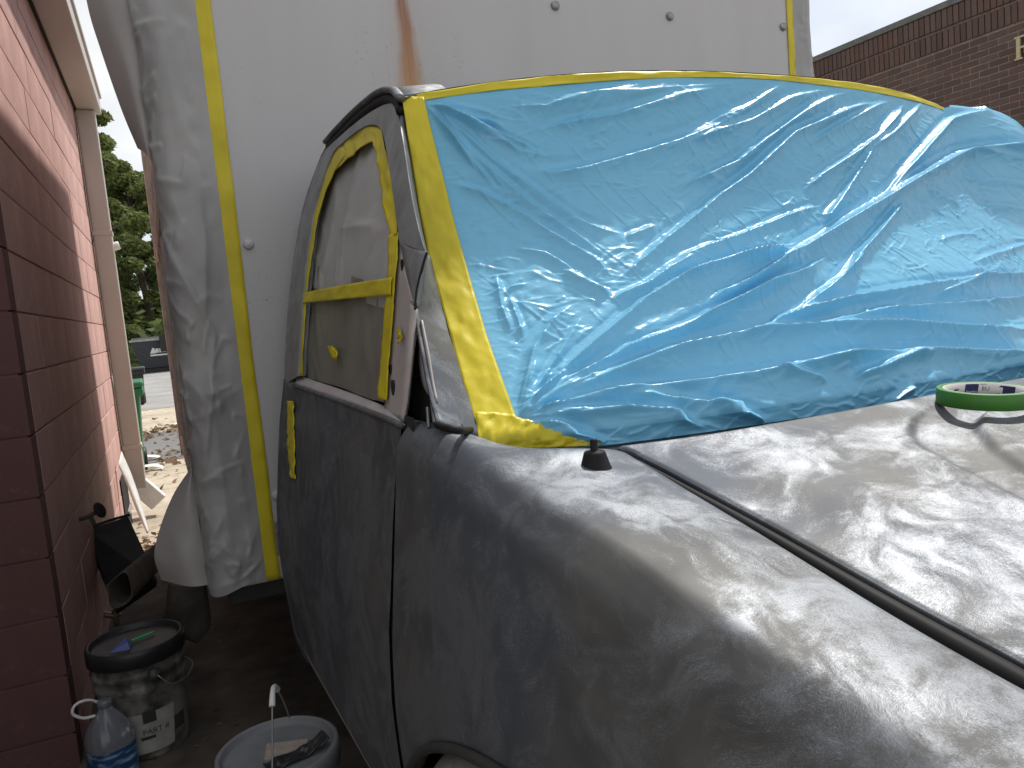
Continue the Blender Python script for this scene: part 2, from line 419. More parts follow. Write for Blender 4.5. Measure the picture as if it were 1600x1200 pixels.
# ------------------------------------------------------------------ the truck: body surfaces
XC = 1.33                                    # cab centre line
PZs = [(.0, .40), (.30, .37), (.40, .325), (.50, .298), (.65, .287), (.76, .284), (.884, .292), (.946, .302), (1.05, .316), (1.124, .328), (1.23, .351)]
_pz = np.array(PZs)
def Xs(Y, z):
    """outer side surface of the cab"""
    b = np.interp(z, _pz[:, 0], _pz[:, 1])
    t = np.clip((np.asarray(z)-1.23)/.6, 0, 1.3)
    taper = np.where(np.asarray(Y) < 1.0, .145*(np.clip(1.0-np.asarray(Y), 0, .9)/.6)**1.6*.8, 0)*np.where(np.asarray(z) < 1.2, 1, 0)
    return b + .085*t + .075*t*t - .031*(np.asarray(Y)-1.2) + taper
def PS(px, py, off=0.0):
    X = .33
    for _ in range(25):
        p = PX(px, py, X); X = .5*X+.5*(float(Xs(p[1], p[2]))+off)
    return PX(px, py, X)
def chain(l, off=0.0): return np.array([PS(x, y, off) for x, y in l])
truck = thing('box_truck', 'sanded bare-metal box truck parked nose first, its glass masked off with tape and film', 'truck', (XC, 2.6, 0))
T = truck
CF = (0, 0, 1.4)

# --- cargo box
BX0, BX1, BY0, BY1, BZ0, BZ1 = .078, 2.575, 2.44, 5.5, .615, 3.02
box('front_panel', (BX0, BY0, BZ0), (BX1, BY0+.03, BZ1), M_PANEL, T, .006)
M_SIDE = simple('weathered_box_side', (.46, .42, .37), .6, 0, .35, 20)
sp = box('side_panel', (BX0+.012, BY0+.032, BZ0+.02), (BX0+.03, BY1, BZ1-.02), M_SIDE, T, .003)
for zz in (BZ0+.09, 1.9, BZ1-.06):
    box('side_rail', (BX0-.004, BY0+.04, zz-.04), (BX0+.01, BY1, zz+.04), M_SIDE, T, .003)
M_POST = simple('aluminium_post', (.55, .53, .49), .45, .3)
for k in range(6):
    yy = BY0+.5+k*.5
    box('side_post', (BX0+.001, yy, BZ0+.14), (BX0+.010, yy+.045, BZ1-.11), M_POST, T, .002)
box('rear_post', (BX0-.012, BY1-.07, BZ0), (BX0+.011, BY1+.02, BZ1), M_POST, T, .004)
box('side_panel', (BX1-.03, BY0+.032, BZ0+.02), (BX1-.012, BY1, BZ1-.02), M_SIDE, T, .003)
box('box_roof', (BX0+.005, BY0+.01, BZ1+.002), (BX1-.005, BY1, BZ1+.03), M_POST, T, .006)
box('box_floor', (BX0+.034, BY0+.034, BZ0-.06), (BX1-.034, BY1-.01, BZ0+.06), M_UNDER, T, .006)
box('rear_door', (BX0+.035, BY1-.06, BZ0+.07), (BX1-.035, BY1-.01, BZ1-.01), M_POST, T, .006)
for xx in (XC-.45, XC+.37): box('frame_rail', (xx, -.1, .38), (xx+.08, BY1-.1, .545), M_UNDER, T, .01)
def bolt(x, z, r=.016, m=M_PANEL):
    prof = [(r, 0), (r, .003), (r*.93, .007), (r*.6, .0105), (0, .012)]
    return lathe('bolt', prof, m, T, (x, BY0-.0005, z), 20, Matrix.Rotation(math.pi/2, 4, 'X'))
bolt(.288, 1.648, .0155); bolt(.282, .880, .0155)
for x in (1.402, 1.890, 2.451): bolt(x, 2.42, .016, M_GALV)
M_RUST = simple('rusty_iron', (.075, .028, .022), .8, .2, .4, 40, bump=.4)
bolt(.846, 2.425, .016, M_RUST)
# latch keeper at the lower corner of the box front
box('corner_plate', (.262, BY0-.010, .70), (.292, BY0-.002, .80), M_GALV, T, .002)
box('corner_plate', (.264, BY0-.008, .625), (.290, BY0-.002, .692), M_PRIMER, T, .002)

box('fuel_tank', (.75, 2.75, .28), (1.6, 4.0, .56), M_UNDER, T, .05)
box('axle', (.4, 4.5, .38), (2*XC-.4, 4.6, .48), M_UNDER, T, .02)
box('cross_member', (.3, 2.5, .30), (2*XC-.3, 2.6, .54), M_UNDER, T, .02)
box('rear_bumper', (.2, 5.42, .30), (2*XC-.2, 5.5, .54), M_UNDER, T, .02)
# --- lower door
Yf = 1.205
def rearY(z): return 2.225
zz = np.r_[1.229, 1.226, 1.218, np.linspace(1.205, .47, 26)]
tt = np.r_[0, .003, .006, np.linspace(.03, .97, 28), .994, .997, 1]
A = np.zeros((len(zz), len(tt), 3))
for i, z in enumerate(zz):
    y0 = Yf+.010; Y = y0+(rearY(z)-y0)*tt
    x = Xs(Y, z) + (.012 if i == 0 else .004 if i == 1 else 0)
    # recessed crease that sits below the window sill
    x = x + .006*math.exp(-((z-1.18)/.018)**2)
    zrow = z + .018*tt
    A[i] = np.stack([x, Y, zrow], -1)
# edges folded inwards
E0 = A[:, :1].copy(); E0[..., 0] += .02; E0[..., 1] += .002
E1 = A[:, -1:].copy(); E1[..., 0] += .03; E1[..., 1] += .001
A = np.concatenate([E0, A, E1], 1)
door = grid('door', A[:, 1:], M_STEEL, T, face=CF)
zg_ = np.linspace(1.235, .47, 24)
loft('door_gap_shade', np.stack([Xs(np.full(24, 1.19), zg_)+.006, np.full(24, 1.17), zg_], -1), np.stack([Xs(np.full(24, 1.22), zg_)+.006, np.full(24, 1.24), zg_], -1), M_DARK, T, 24, 3, face=CF)  # dark strip backing the door gap, painted in for the shade inside it
# --- door window frame (metal band between the glass and the roof)
fo = [(447, 600), (449, 540), (455, 460), (464, 390), (478, 315), (503, 243), (530, 214), (570, 181), (603, 163), (618, 168), (629, 215), (642, 300), (653, 352), (664, 393)]
fi = [(465, 588), (468, 530), (474, 450), (482, 380), (493, 315), (517, 245), (535, 223), (563, 201), (584, 195), (597, 207), (606, 250), (615, 310), (621, 355), (624, 378)]
O = rs(chain(fo), 60); I = rs(chain(fi), 60)
inn = I + np.array([.022, 0, 0]); fr_ = np.clip((np.linspace(0, 1, 60)-.62)/.1, 0, 1)[:, None]; oo = O + np.array([.02, .004, -.004])*(1-fr_)+np.array([.0, .02, 0])*fr_
rows = [oo, O, O*.98+I*.02, O*.93+I*.07, O*.5+I*.5, O*.1+I*.9, O*.03+I*.97, I, inn]
G = np.stack(rows); G[4, :, 0] -= .002
grid('window_frame', G, M_FRAME, door, face=CF)
# triangular foot of the frame, above the primer panel
tri = [chain([(664, 393), (658, 430), (649, 482)]), chain([(624, 378), (634, 425), (648.5, 480)])]
loft('window_frame', tri[0], tri[1], M_FRAME, door, 14, 4, face=CF, thick=.006)
# primer coloured inner frame (mirror mount) with holes
pa = chain([(622, 378), (616, 430), (611, 480), (606, 560), (601, 632), (597, 690)], .012)
pb = chain([(624, 378), (634, 425), (650, 482), (643, 560), (637, 620), (631, 661)], .012)
loft('mirror_mount', pa, pb, M_PRIMER, door, 30, 8, face=CF, thick=.004)
rib_a = chain([(641, 470), (634, 540), (629, 600), (624, 650)], .006); rib_b = chain([(649, 482), (642.5, 560), (636.5, 620), (630.5, 658)], .006)
loft('mirror_mount_flange', rib_a, rib_b, M_PRIMER, door, 20, 4, bulge=(-.004, 0, 0), face=CF, thick=.004)
def hole(px, py, rx, rz, off=.0105):
    c = PS(px, py, off); n = 18
    V = [c+np.array([-.0008, rx*math.cos(a), rz*math.sin(a)]) for a in np.linspace(0, 2*math.pi, n, endpoint=False)]
    W = [v+np.array([.004, 0, 0]) for v in V]
    fs = [tuple(range(n))]+[(i, (i+1) % n, n+(i+1) % n, n+i) for i in range(n)]
    return mk('screw_hole', V+W, fs, M_DARK, door, False)
hole(628, 415, .006, .011); hole(609.5, 578, .006, .0095); hole(613.5, 606, .0085, .014)
# window sill flange, with its small clip notches
sa = chain([(461, 600), (520, 620), (575, 640), (632, 663)], 0); sb = chain([(464, 586), (520, 604), (562, 619), (600, 634)], .016)
loft('window_sill', sa, sb, M_PRIMER, door, 40, 4, face=CF, thick=.004)
s1 = chain([(597, 690), (612, 676), (631, 664)], .004); s2 = chain([(600, 634), (612, 648), (631, 661)], .012)
# crease line under the sill
tube('belt_moulding', chain([(461, 603), (520, 623), (575, 643), (629, 665)], -.001), .0055, M_STEEL, door, 10)
# --- rear edge of the cab beside the cargo box
ra = chain([(447, 600), (440, 773), (447, 853), (456, 920), (483, 1010)], 0)
zr = np.linspace(1.245, .42, 30); yr = 2.232
P1 = np.stack([Xs(np.full(30, yr), zr), np.full(30, yr), zr], -1); P2 = P1+np.array([.0, .05, 0]); P3 = P2+np.array([.06, .05, 0]); P4 = P3+np.array([.5, 0, 0])
P0 = P1+np.array([.02, -.001, 0])
grid('rear_pillar', np.stack([P0, P1, P1*.5+P2*.5+np.array([-.002, 0, 0]), P2, P3, P4]), M_STEEL, T, face=CF)
q = chain([(446, 600), (448, 540), (454, 460), (463, 390), (477, 315), (502, 243), (512, 226)], 0)
q2 = q+np.array([.004, .05, 0]); q3 = q2+np.array([.08, .03, 0])
grid('rear_pillar', np.stack([rs(q+np.array([.02, .004, 0]), 30), rs(q+np.array([0, .006, 0]), 30), rs(q2, 30), rs(q3, 30)]), M_FRAME, T, face=CF)
# back wall of the cab
Zb = np.linspace(.45, 1.95, 8); 
box('cab_back', (.56, 2.30, .45), (2*XC-.56, 2.325, 1.80), M_DARK, T, .005)
# --- sill / rocker
zz = np.linspace(.475, .24, 12); Yr = np.linspace(1.21, 2.23, 16)
A = np.stack([np.stack([Xs(Yr, z)+.006+.35*max(0, .36-z), Yr, np.full(16, z)], -1) for z in zz])
top = A[:1].copy(); top[..., 0] += .02
grid('rocker_panel', np.concatenate([top, A]), M_PRIMER, T, face=CF)
step = box('step_well', (.40, 1.25, .24), (.9, 2.2, .262), M_UNDER, T, .01)

# --- fender
inner = np.array([[-.45, .90, .76], [-.3, .80, .84], [-.1, .70, .915], [.1, .655, .964], [.379, .622, 1.040], [.492, .612, 1.068], [.6, .603, 1.098],
                  [.687, .595, 1.124], [.8, .588, 1.150], [.863, .583, 1.167], [.915, .574, 1.185], [.935, .545, 1.190], [.955, .51, 1.191], [.985, .470, 1.193], [1.02, .440, 1.200],
                  [1.08, .415, 1.213], [1.14, .395, 1.221], [1.19, .372, 1.228]])
ys = np.r_[np.linspace(1.196, .9, 34), np.linspace(.89, -.42, 66)]
def crease(Y):
    Yp = [-.42, -.1, .1, .374, .439, .55, .67, .8, .9, .989, 1.1, 1.2]
    CR = np.array([PX(x, y, X) for (x, y), X in zip([(737, 720), (812, 780), (945, 857), (1050, 940), (1150, 1005), (1300, 1100), (1430, 1190)], [.374, .386, .402, .420, .438, .460, .478])])[::-1]
    Yp = [-.42, -.1, .1]+list(CR[:, 1])+[1.1, 1.2]; xp = [.72, .575, .52]+list(CR[:, 0])+[.362, .352]; zp = [.80, .885, .945]+list(CR[:, 2])+[1.208, 1.221]
    return np.interp(Y, Yp, xp), np.interp(Y, Yp, zp)
def sm(a, k=2):
    for _ in range(k): a = np.r_[a[0], (a[:-2]+2*a[1:-1]+a[2:])/4, a[-1]]
    return a
ix = sm(np.interp(ys, inner[:, 0], inner[:, 1])); iz = sm(np.interp(ys, inner[:, 0], inner[:, 2]), 8)
cx, cz = crease(ys); cx = sm(cx, 26); cz = sm(cz, 26)
AC, AR = (.78, .36), .485           # wheel arch centre (Y,z) and radius
rows = []
for k, Y in enumerate(ys):
    zb = .47
    inside = abs(Y-AC[0]) < AR
    if inside: zb = max(.47, AC[1]+math.sqrt(max(0, AR**2-(Y-AC[0])**2)))
    sx_ = float(Xs(Y, cz[k]-.10)); 
    mid = (.5*ix[k]+.5*cx[k], .5*iz[k]+.5*cz[k] + .012*min(1, max(.15, (ix[k]-cx[k])/.15)))
    up = [(ix[k]+.010, iz[k]-.03), (ix[k]+.004, iz[k]-.004), (ix[k]-.004, iz[k]), mid, (cx[k]+.018, cz[k]+.009), (cx[k]+.001, cz[k]-.002), (cx[k]-.010, cz[k]-.015)]
    zl = min(.9, cz[k]-.2); xl = float(Xs(Y, zl)); zs_ = np.linspace(cz[k]-.035, zb, 10)
    xe = cx[k]-.016
    lo = [((xe+(xl-xe)*(cz[k]-z)/(cz[k]-zl)-.006*min(1, max(0, (1.2-Y)/.35))*math.sin(math.pi*min(1, (cz[k]-z)/(cz[k]-zl)))) if z > zl else float(Xs(Y, z)), z) for z in zs_]
    pr = rs(np.array(up+lo), 60)
    lip = np.array([[pr[-1, 0]+.02, zb-.001], [pr[-1, 0]+.022, zb+.02]])
    pr = np.vstack([pr, lip])
    rows.append(np.column_stack([pr[:, 0], np.full(len(pr), Y), pr[:, 1]]))
A = np.array(rows)
e = A[:1].copy(); e[..., 0] += .018; e[..., 1] += .0005
A = np.concatenate([A[:1]+np.array([0, .0015, 0]), A])
fender = grid('fender', A, M_STEEL, T, face=CF)
def fender_pt(Y, s):
    k = int(np.argmin(abs(ys-Y)))+1; return A[k, int(s*60)]
# wheel arch trim and tyre
an = np.linspace(math.radians(20), math.radians(160), 40)
arc = np.stack([np.array([float(Xs(AC[0]+AR*math.cos(a), AC[1]+AR*math.sin(a))) for a in an])-.004, AC[0]+AR*np.cos(an), AC[1]+AR*np.sin(an)-.002], -1)
tube('wheel_arch_trim', arc, .0075, M_UNDER, fender, 10, res=60)
M_TYRE = simple('dusty_tyre', (.22, .215, .21), .75, 0, .3, 30, bump=.3)
tyre_prof = []
for a in np.linspace(0, 2*math.pi, 40): tyre_prof.append((.30+.115*math.copysign(abs(math.cos(a))**.7, math.cos(a)), .115*math.copysign(abs(math.sin(a))**.7, math.sin(a))))
wheel = lathe('wheel', tyre_prof, M_TYRE, T, (.268+.118, AC[1]+.0+.44, .428), 56, Matrix.Rotation(math.pi/2, 4, 'Y'))
lathe('rim', [(0, -.07), (.1, -.075), (.12, -.06), (.19, -.07), (.205, -.09), (.215, -.1), (.2, .05), (0, .05)], M_GALV, wheel, (.268+.118, AC[1]+.44, .428), 40, Matrix.Rotation(math.pi/2, 4, 'Y'))
for (wx, wy) in ((2*XC-.40, AC[1]+.44), (.36, 4.55), (2*XC-.36, 4.55)):
    wv = wheel.copy(); COL.objects.link(wv); wv.parent = T; wv.matrix_parent_inverse = wheel.matrix_parent_inverse
    wv.location = (wx-.386, wy-(AC[1]+.44), 0)
box('inner_arch', (.50, .25, .36), (.60, 1.19, .93), M_UNDER, T, .02)
# fender on the far side (mirror)
far = bpy.data.objects.new('fender', fender.data.copy()); COL.objects.link(far)
far.data.transform(Matrix.Translation((2*XC, 0, 0)) @ Matrix.Diagonal((-1, 1, 1, 1))); far.data.flip_normals()
far.parent = T; far.matrix_parent_inverse = Matrix.Translation(-Vector(T.location))
fd = bpy.data.objects.new('door', door.data.copy()); COL.objects.link(fd)
fd.data.transform(Matrix.Translation((2*XC, 0, 0)) @ Matrix.Diagonal((-1, 1, 1, 1))); fd.data.flip_normals()
fd.parent = T; fd.matrix_parent_inverse = Matrix.Translation(-Vector(T.location))
box('floor_pan', (.50, .0, .40), (2*XC-.5, 2.29, .46), M_UNDER, T, .01)
box('dashboard', (.47, 1.12, .75), (2*XC-.47, 1.40, 1.14), M_DARK, T, .05)
box('cowl', (.48, .93, .9), (2*XC-.48, 1.10, 1.165), M_BLACK, T, .015)

# --- hood
def seam(Y):                      # hood side edge
    x = np.interp(Y, inner[:, 0], inner[:, 1]); z = np.interp(Y, inner[:, 0], inner[:, 2]); return x, z
gap = lambda Y: .013+.025*np.clip((.93-Y)/.5, 0, 1)
n, mrow = 360, 260
tY = np.linspace(0, 1, mrow)
H = np.zeros((mrow, n, 3))
for i, t in enumerate(tY):
    for_edge = .922 - t*(.922+.30)
    yc = for_edge
    sx0, sz0 = seam(np.clip(yc, -.45, .922)); sx0 = np.interp(yc, ys[::-1], ix[::-1]); sz0 = np.interp(yc, ys[::-1], iz[::-1])
    x0 = sx0+gap(yc)
    h_ = np.r_[0, .0012, .0025, .004, .006, .009, np.linspace(.013, .5, n//2-6)]; u = np.r_[h_, 1-h_[::-1]]; X = x0+(2*XC-2*x0)*u
    w_ = 1-(2*u-1)**2
    rear = .102*(1-abs(2*u-1)**2.0)*max(0, 1-t*1.3)
    Y = yc-rear - (.10*w_*max(0, t-.5)*2)
    zc = np.interp(Y, ys[::-1], iz[::-1]); zc = zc*.5+sz0*.5
    cen = 1.203-.11*(.85-Y)-.26*np.maximum(.85-Y, 0)**2
    Z = zc+(cen-zc)*w_**1.25 + .002
    # raised centre of the hood: soft S shaped step
    bx_ = lambda Y_: np.interp(Y_, [-.3, .3, .56, .65, .71, .74, .77, .80], [.84, .878, .90, .911, .925, .945, .99, 1.08])
    d = np.minimum(X, 2*XC-X)-bx_(Y); fd_ = np.clip((.80-Y)/.05, 0, 1)
    Z = Z - .010*(1/(1+np.exp(np.clip(-d/.004, -50, 50))))*fd_
    d2 = np.minimum(X, 2*XC-X)-np.interp(Y, [-.3, .3, .55, .6, .65, .70, .73, .76], [.90, .925, .955, .968, .99, 1.03, 1.08, 1.2])
    Z = Z + .011*(1/(1+np.exp(np.clip(-d2/.005, -50, 50))))*fd_
    # rolled edge
    ed = np.minimum(X-x0, 2*XC-x0-X); Z = Z - .0035*np.exp(-(ed/.0035)**2)
    H[i] = np.stack([X, Y, Z], -1)
H = np.concatenate([(H[:1]+np.array([0, .004, -.018])), (H[:1]+np.array([0, .004, -.004])), H, H[-1:]+np.array([0, -.03, -.25])], 0)
Lf = H[:, :1]+np.array([.012, 0, -.02]); Lr = H[:, -1:]+np.array([-.012, 0, -.02])
H2 = np.concatenate([Lf, H, Lr], 1)
hood = grid('hood', H2, M_STEEL, T, face=(XC, .4, 5))
# weather strip lying in the gap between hood and fender
yy = np.linspace(.905, -.35, 40)
wp = np.stack([np.interp(yy, ys[::-1], ix[::-1])+gap(yy)*.55+.002, yy, np.interp(yy, ys[::-1], iz[::-1])-.011], -1)
tube('weather_strip', wp, [.006, .015, .019], M_BLACK, T, 10, res=70)
wp2 = wp.copy(); wp2[:, 0] = 2*XC-wp2[:, 0]; tube('weather_strip', wp2, .010, M_BLACK, T, 8, res=60)
wp3 = wp+np.array([.012, 0, -.022]); tube('hood_channel', wp3, .016, M_UNDER, T, 8, res=60)
box('grille', (.95, -.50, .45), (2*XC-.95, -.36, .82), M_BLACK, T, .03)
box('bumper', (.55, -.62, .40), (2*XC-.55, -.48, .58), M_GREY, T, .03)
# --- aerial socket on the fender
ac = fender_pt(.885, .10); ac = np.array([.512, .878, float(np.interp(.878, ys[::-1], iz[::-1]))-.003])
ant = lathe('antenna_base', [(.0255, -.004), (.026, .002), (.0225, .005), (.0205, .008), (.0150, .026), (.0135, .029), (.006, .030), (.0055, .0305), (.005, .044), (.004, .0455), (0, .0455)], M_BLACK, T, ac, 32)

# --- roof
TL = np.array([.5, 1.5, 1.826])
def roofpt(u, b):
    X = .502+(2*XC-1.004)*u; w_ = 1-abs(2*u-1)**2.4
    Y = 1.5-.10*w_*(1-b)+(2.31-1.5)*b
    Z = 1.828+.050*w_+.022*math.sin(min(1, b*1.4)*math.pi/2)*(.55+.45*w_)
    return (X, Y, Z)
R = np.array([[roofpt(u, b) for u in np.linspace(0, 1, 70)] for b in np.linspace(0, 1, 24)])
roof = grid('roof', R, M_STEEL, T, face=(XC, 2, 9))
# drip rail
dr = chain([(512, 224), (528, 206), (556, 178), (585, 154), (602, 144.5), (616, 144), (624, 150), (629, 157)], .0)
tube('drip_rail', dr+np.array([-.004, 0, .004]), .0105, M_STEEL, roof, 10, flat=.75)
dr2 = chain([(513, 229), (530, 213), (558, 186), (587, 163), (602, 155), (613, 155), (621, 162), (626, 176)], .004)
tube('drip_channel', dr2, .0085, M_BLACK, roof, 10, flat=1.2)
G = np.stack([rs(dr+np.array([.0, 0, .004]), 30), rs(dr+np.array([.03, 0, .012]), 30), rs(dr+np.array([.10, 0, .02]), 30)]); grid('roof_edge', G, M_STEEL, roof, face=(0, 1.5, 5), thick=.004)

# --- windscreen surface
Lpx = [(628, 155), (645, 270), (667, 394), (703, 530), (747, 692)]
Lx = [.502, .493, .48, .462, .44]
Lp = np.array([PX(x, y, X) for (x, y), X in zip(Lpx, Lx)])
Ld = rs(Lp, 101)
def W(u, v, off=0.0):
    """u: 0..1 left to right, v: 0 bottom .. 1 top (beyond allowed)"""
    u = np.asarray(u, float); v = np.asarray(v, float)
    t = np.clip((1-v)*100, 0, 100)
    P = np.stack([np.interp(t, np.arange(101), Ld[:, k]) for k in range(3)], -1)
    ext = np.minimum(v, 0)[..., None]; P = P+ext*np.array([.0, .0, .55])+ext*np.array([0, .10, 0])
    ev = np.maximum(v-1, 0)[..., None]; P = P+ev*np.array([0, .75, .35])
    x0 = P[..., 0]; X = x0+(2*XC-2*x0)*u
    uu = np.clip(u, -.05, 1.2)
    b = 1-np.abs(2*uu-1)**2.5
    bow = .13+(.10-.13)*np.clip(v, 0, 1)
    Y = P[..., 1]-bow*b
    Z = P[..., 2]+.050*np.clip(1-np.abs(2*uu-1)**2.4, -3, 1)*np.clip(v, 0, 1)**1.5
    return np.stack([X, Y, Z], -1)
def Wn(u, v):
    e = 1e-3; a = W(u+e, v)-W(u-e, v); b = W(u, v+e)-W(u, v-e)
    n = np.cross(a, b); return n/np.linalg.norm(n, axis=-1, keepdims=True)
def invW(px, py):
    uv = np.array([.4, .5]); 
    best = None
    U, V = np.meshgrid(np.linspace(-.02, 1.1, 60), np.linspace(-.25, 1.1, 50)); q = proj(W(U, V))
    d = np.hypot(q[..., 0]-px, q[..., 1]-py); k = np.unravel_index(d.argmin(), d.shape); uv = np.array([U[k], V[k]])
    for _ in range(12):
        f = proj(W(*uv))-np.array([px, py]); e = 1e-4
        J = np.stack([(proj(W(uv[0]+e, uv[1]))-proj(W(*uv)))/e, (proj(W(uv[0], uv[1]+e))-proj(W(*uv)))/e], -1)
        st = np.linalg.lstsq(J, -f, rcond=None)[0]; uv = uv+np.clip(st, -.1, .1)
    return uv
U, V = np.meshgrid(np.linspace(.01, .99, 40), np.linspace(-.05, .99, 20))
grid('windshield', W(U, V)-.006*Wn(U, V), M_DARK, T, face=CF)
# A pillar: outer cover below the roof joint, left and (mirrored) right
pl_r = W(np.linspace(.003, .012, 14), np.linspace(.545, .0, 14))-.001*Wn(np.linspace(.003, .012, 14), np.linspace(.545, .0, 14))
pl_l = chain([(649.5, 484), (660, 550), (670, 606), (684, 662)], .012)
pr = rs(pl_r, 24); pl = rs(pl_l, 24); 
tip = chain([(667, 395)], 0)[0]
pl = rs(np.vstack([chain([(666, 397), (657, 436)], .004), pl_l]), 24)
loft('pillar_cover', pl, pr, M_STEEL, T, 30, 9, bulge=(-.0015, -.001, 0), face=CF, thick=.004)
vv_ = np.linspace(1.0, .53, 20)
loft('pillar', chain([(622, 178), (629, 215), (642, 300), (653, 352), (664, 393)], .004), W(np.full(20, .001), vv_)-.003*Wn(np.full(20, .001), vv_), M_STEEL, T, 24, 5, face=CF, thick=.004)
tube('pillar_joint', chain([(667, 394), (660, 418), (652, 450), (648.5, 484)], -.0005), .0022, M_DARK, T, 6)
tube('pillar_foot_seal', np.vstack([chain([(684, 664), (712, 672)], .014), Ld[96][None]+np.array([-.004, -.004, -.004])]), .006, M_BLACK, T, 8)
# upper strip of the pillar between door frame and tape
# inner primer panel and black opening where the mirror was taken off
da = chain([(651, 486), (640, 580), (633, 655)], .035); db = chain([(655, 500), (690, 600), (735, 690)], .06)
loft('mirror_opening', da, db, M_DARK, T, 12, 3, face=CF, thick=.003)
ia = chain([(655, 500), (654, 560), (660, 600), (672, 622)], .024); ib = chain([(658, 500), (668, 550), (676, 600), (682, 628)], .020)
loft('inner_pillar', ia, ib, M_PRIMER, T, 16, 4, face=CF, thick=.003)
tube('hinge_rod', chain([(668, 636), (670, 668)], .02), .003, M_GALV, T, 6); tube('hinge_rod', chain([(676, 628), (680, 660)], .018), .0045, M_GALV, T, 6)

# ------------------------------------------------------------------ blue film over the windscreen
LW, LV = 1.70, .80          # metric size of the parameter square
def met(uv): return np.array([uv[0]*LW, uv[1]*LV])
def fl(pts, h, wd): return (np.array([met(invW(x, y)) for x, y in pts]), h, wd)
FL = []
def add(h, wd, *pts): FL.append(fl(pts, (h if h < 11 else 11+(h-11)*.55)*.0018, wd*.00092))
add(5, 8, (661,161),(723,211),(770,255),(839,305),(895,346),(936,364),(979,372))
add(5, 7, (664,164),(732,242),(820,317),(892,367),(945,402))
add(4, 7, (664,161),(714,186),(770,214),(814,242),(867,250))
add(9, 14, (814,261),(854,275),(901,274),(964,255),(1057,227),(1120,199),(1180,165))
add(6, 8, (698,286),(754,308),(814,339),(870,377),(932,414),(961,442))
add(4, 7, (804,392),(851,400),(886,421),(932,450))
add(9, 9, (950,450),(995,417),(1042,377),(1089,339),(1120,311),(1163,280),(1234,214),(1275,196),(1325,174),(1391,155))
add(4, 7, (973,377),(1026,355))
add(6, 10, (832,208),(886,196),(964,183),(1026,164),(1120,139))
add(5, 9, (776,171),(851,171),(901,155),(1011,133),(1073,121),(1120,124))
add(4, 9, (800,163),(905,150),(1000,146),(1120,135),(1180,125))
add(8, 9, (1040,300),(1100,280),(1147,258),(1194,221),(1250,180),(1303,152),(1331,143))
add(6, 9, (1060,232),(1100,218),(1163,196),(1231,158),(1275,146),(1319,141))
add(6, 7, (1256,233),(1300,205),(1350,177),(1391,157))
add(9, 9, (1244,307),(1275,280),(1338,239),(1372,211),(1400,177),(1413,157))
add(7, 8, (1278,361),(1313,308),(1338,268),(1363,224))
add(11, 9, (1375,314),(1406,274),(1438,236),(1472,196),(1484,186))
add(8, 8, (1350,240),(1385,215),(1420,180),(1435,163))
add(20, 13, (1100,480),(1163,450),(1225,414),(1288,374),(1366,324),(1428,283),(1475,255),(1538,233),(1581,218))
add(10, 8, (1306,446),(1331,411),(1366,371),(1409,314))
add(7, 8, (1030,420),(1100,392),(1147,377),(1219,346),(1288,321))
add(6, 8, (1040,450),(1100,430),(1163,408),(1247,389))
add(6, 9, (1506,418),(1569,396),(1620,380))
add(5, 9, (1100,199),(1163,171),(1225,130))
add(10, 9, (806,659),(863,600),(919,550),(1006,475),(1066,441),(1131,416),(1200,400),(1270,370))
add(11, 9, (809,659),(888,600),(981,550),(1075,516),(1153,481),(1200,456),(1260,430))
add(22, 16, (809,659),(894,616),(975,588),(1059,556),(1138,538),(1194,528),(1319,520),(1413,520),(1538,528),(1640,520))
add(14, 12, (809,659),(903,634),(981,619),(1075,609),(1200,591),(1241,581),(1303,575),(1380,560))
add(10, 10, (809,661),(875,652),(981,650),(1044,650),(1075,662),(1106,672))
add(9, 9, (809,666),(872,672),(919,684),(947,694))
add(7, 9, (806,656),(819,603),(834,550),(863,506),(894,478))
add(6, 8, (947,475),(1013,447),(1044,425),(1091,400))
add(4, 7, (775,431),(784,484),(800,525))
add(4, 6, (794,463),(819,534))
add(6, 8, (875,425),(903,441),(934,456),(959,466))
add(8, 10, (975,625),(1044,631),(1106,638),(1153,647),(1188,659))
add(17, 12, (1130,550),(1163,534),(1209,506),(1250,494),(1319,478),(1375,469),(1444,456),(1538,444),(1640,438))
add(12, 12, (1231,522),(1319,503),(1381,494),(1459,487),(1516,484),(1640,470))
add(16, 14, (1225,572),(1319,570),(1381,563),(1444,559),(1506,561),(1640,570))
add(9, 10, (1203,588),(1241,595),(1288,606))
add(10, 10, (1319,603),(1366,588),(1413,569),(1450,561))
add(9, 10, (1100,634),(1147,641),(1194,663))
add(8, 9, (1381,631),(1400,616),(1422,603))
add(10, 9, (1060,520),(1100,503),(1163,475),(1209,450),(1256,431),(1294,400))
add(9, 8, (1234,494),(1288,459),(1319,431),(1347,400))
add(9, 9, (1100,475),(1163,450),(1203,428),(1247,400))
add(7, 9, (1450,470),(1500,455),(1560,425))
for (a, b) in [((1440,300),(1500,330)), ((1500,290),(1560,300)), ((1520,330),(1600,340)), ((1460,380),(1530,370)), ((1480,240),(1530,260)), ((1560,250),(1600,290))]:
    add(4, 9, a, ((a[0]+b[0])/2, (a[1]+b[1])/2-4), b)
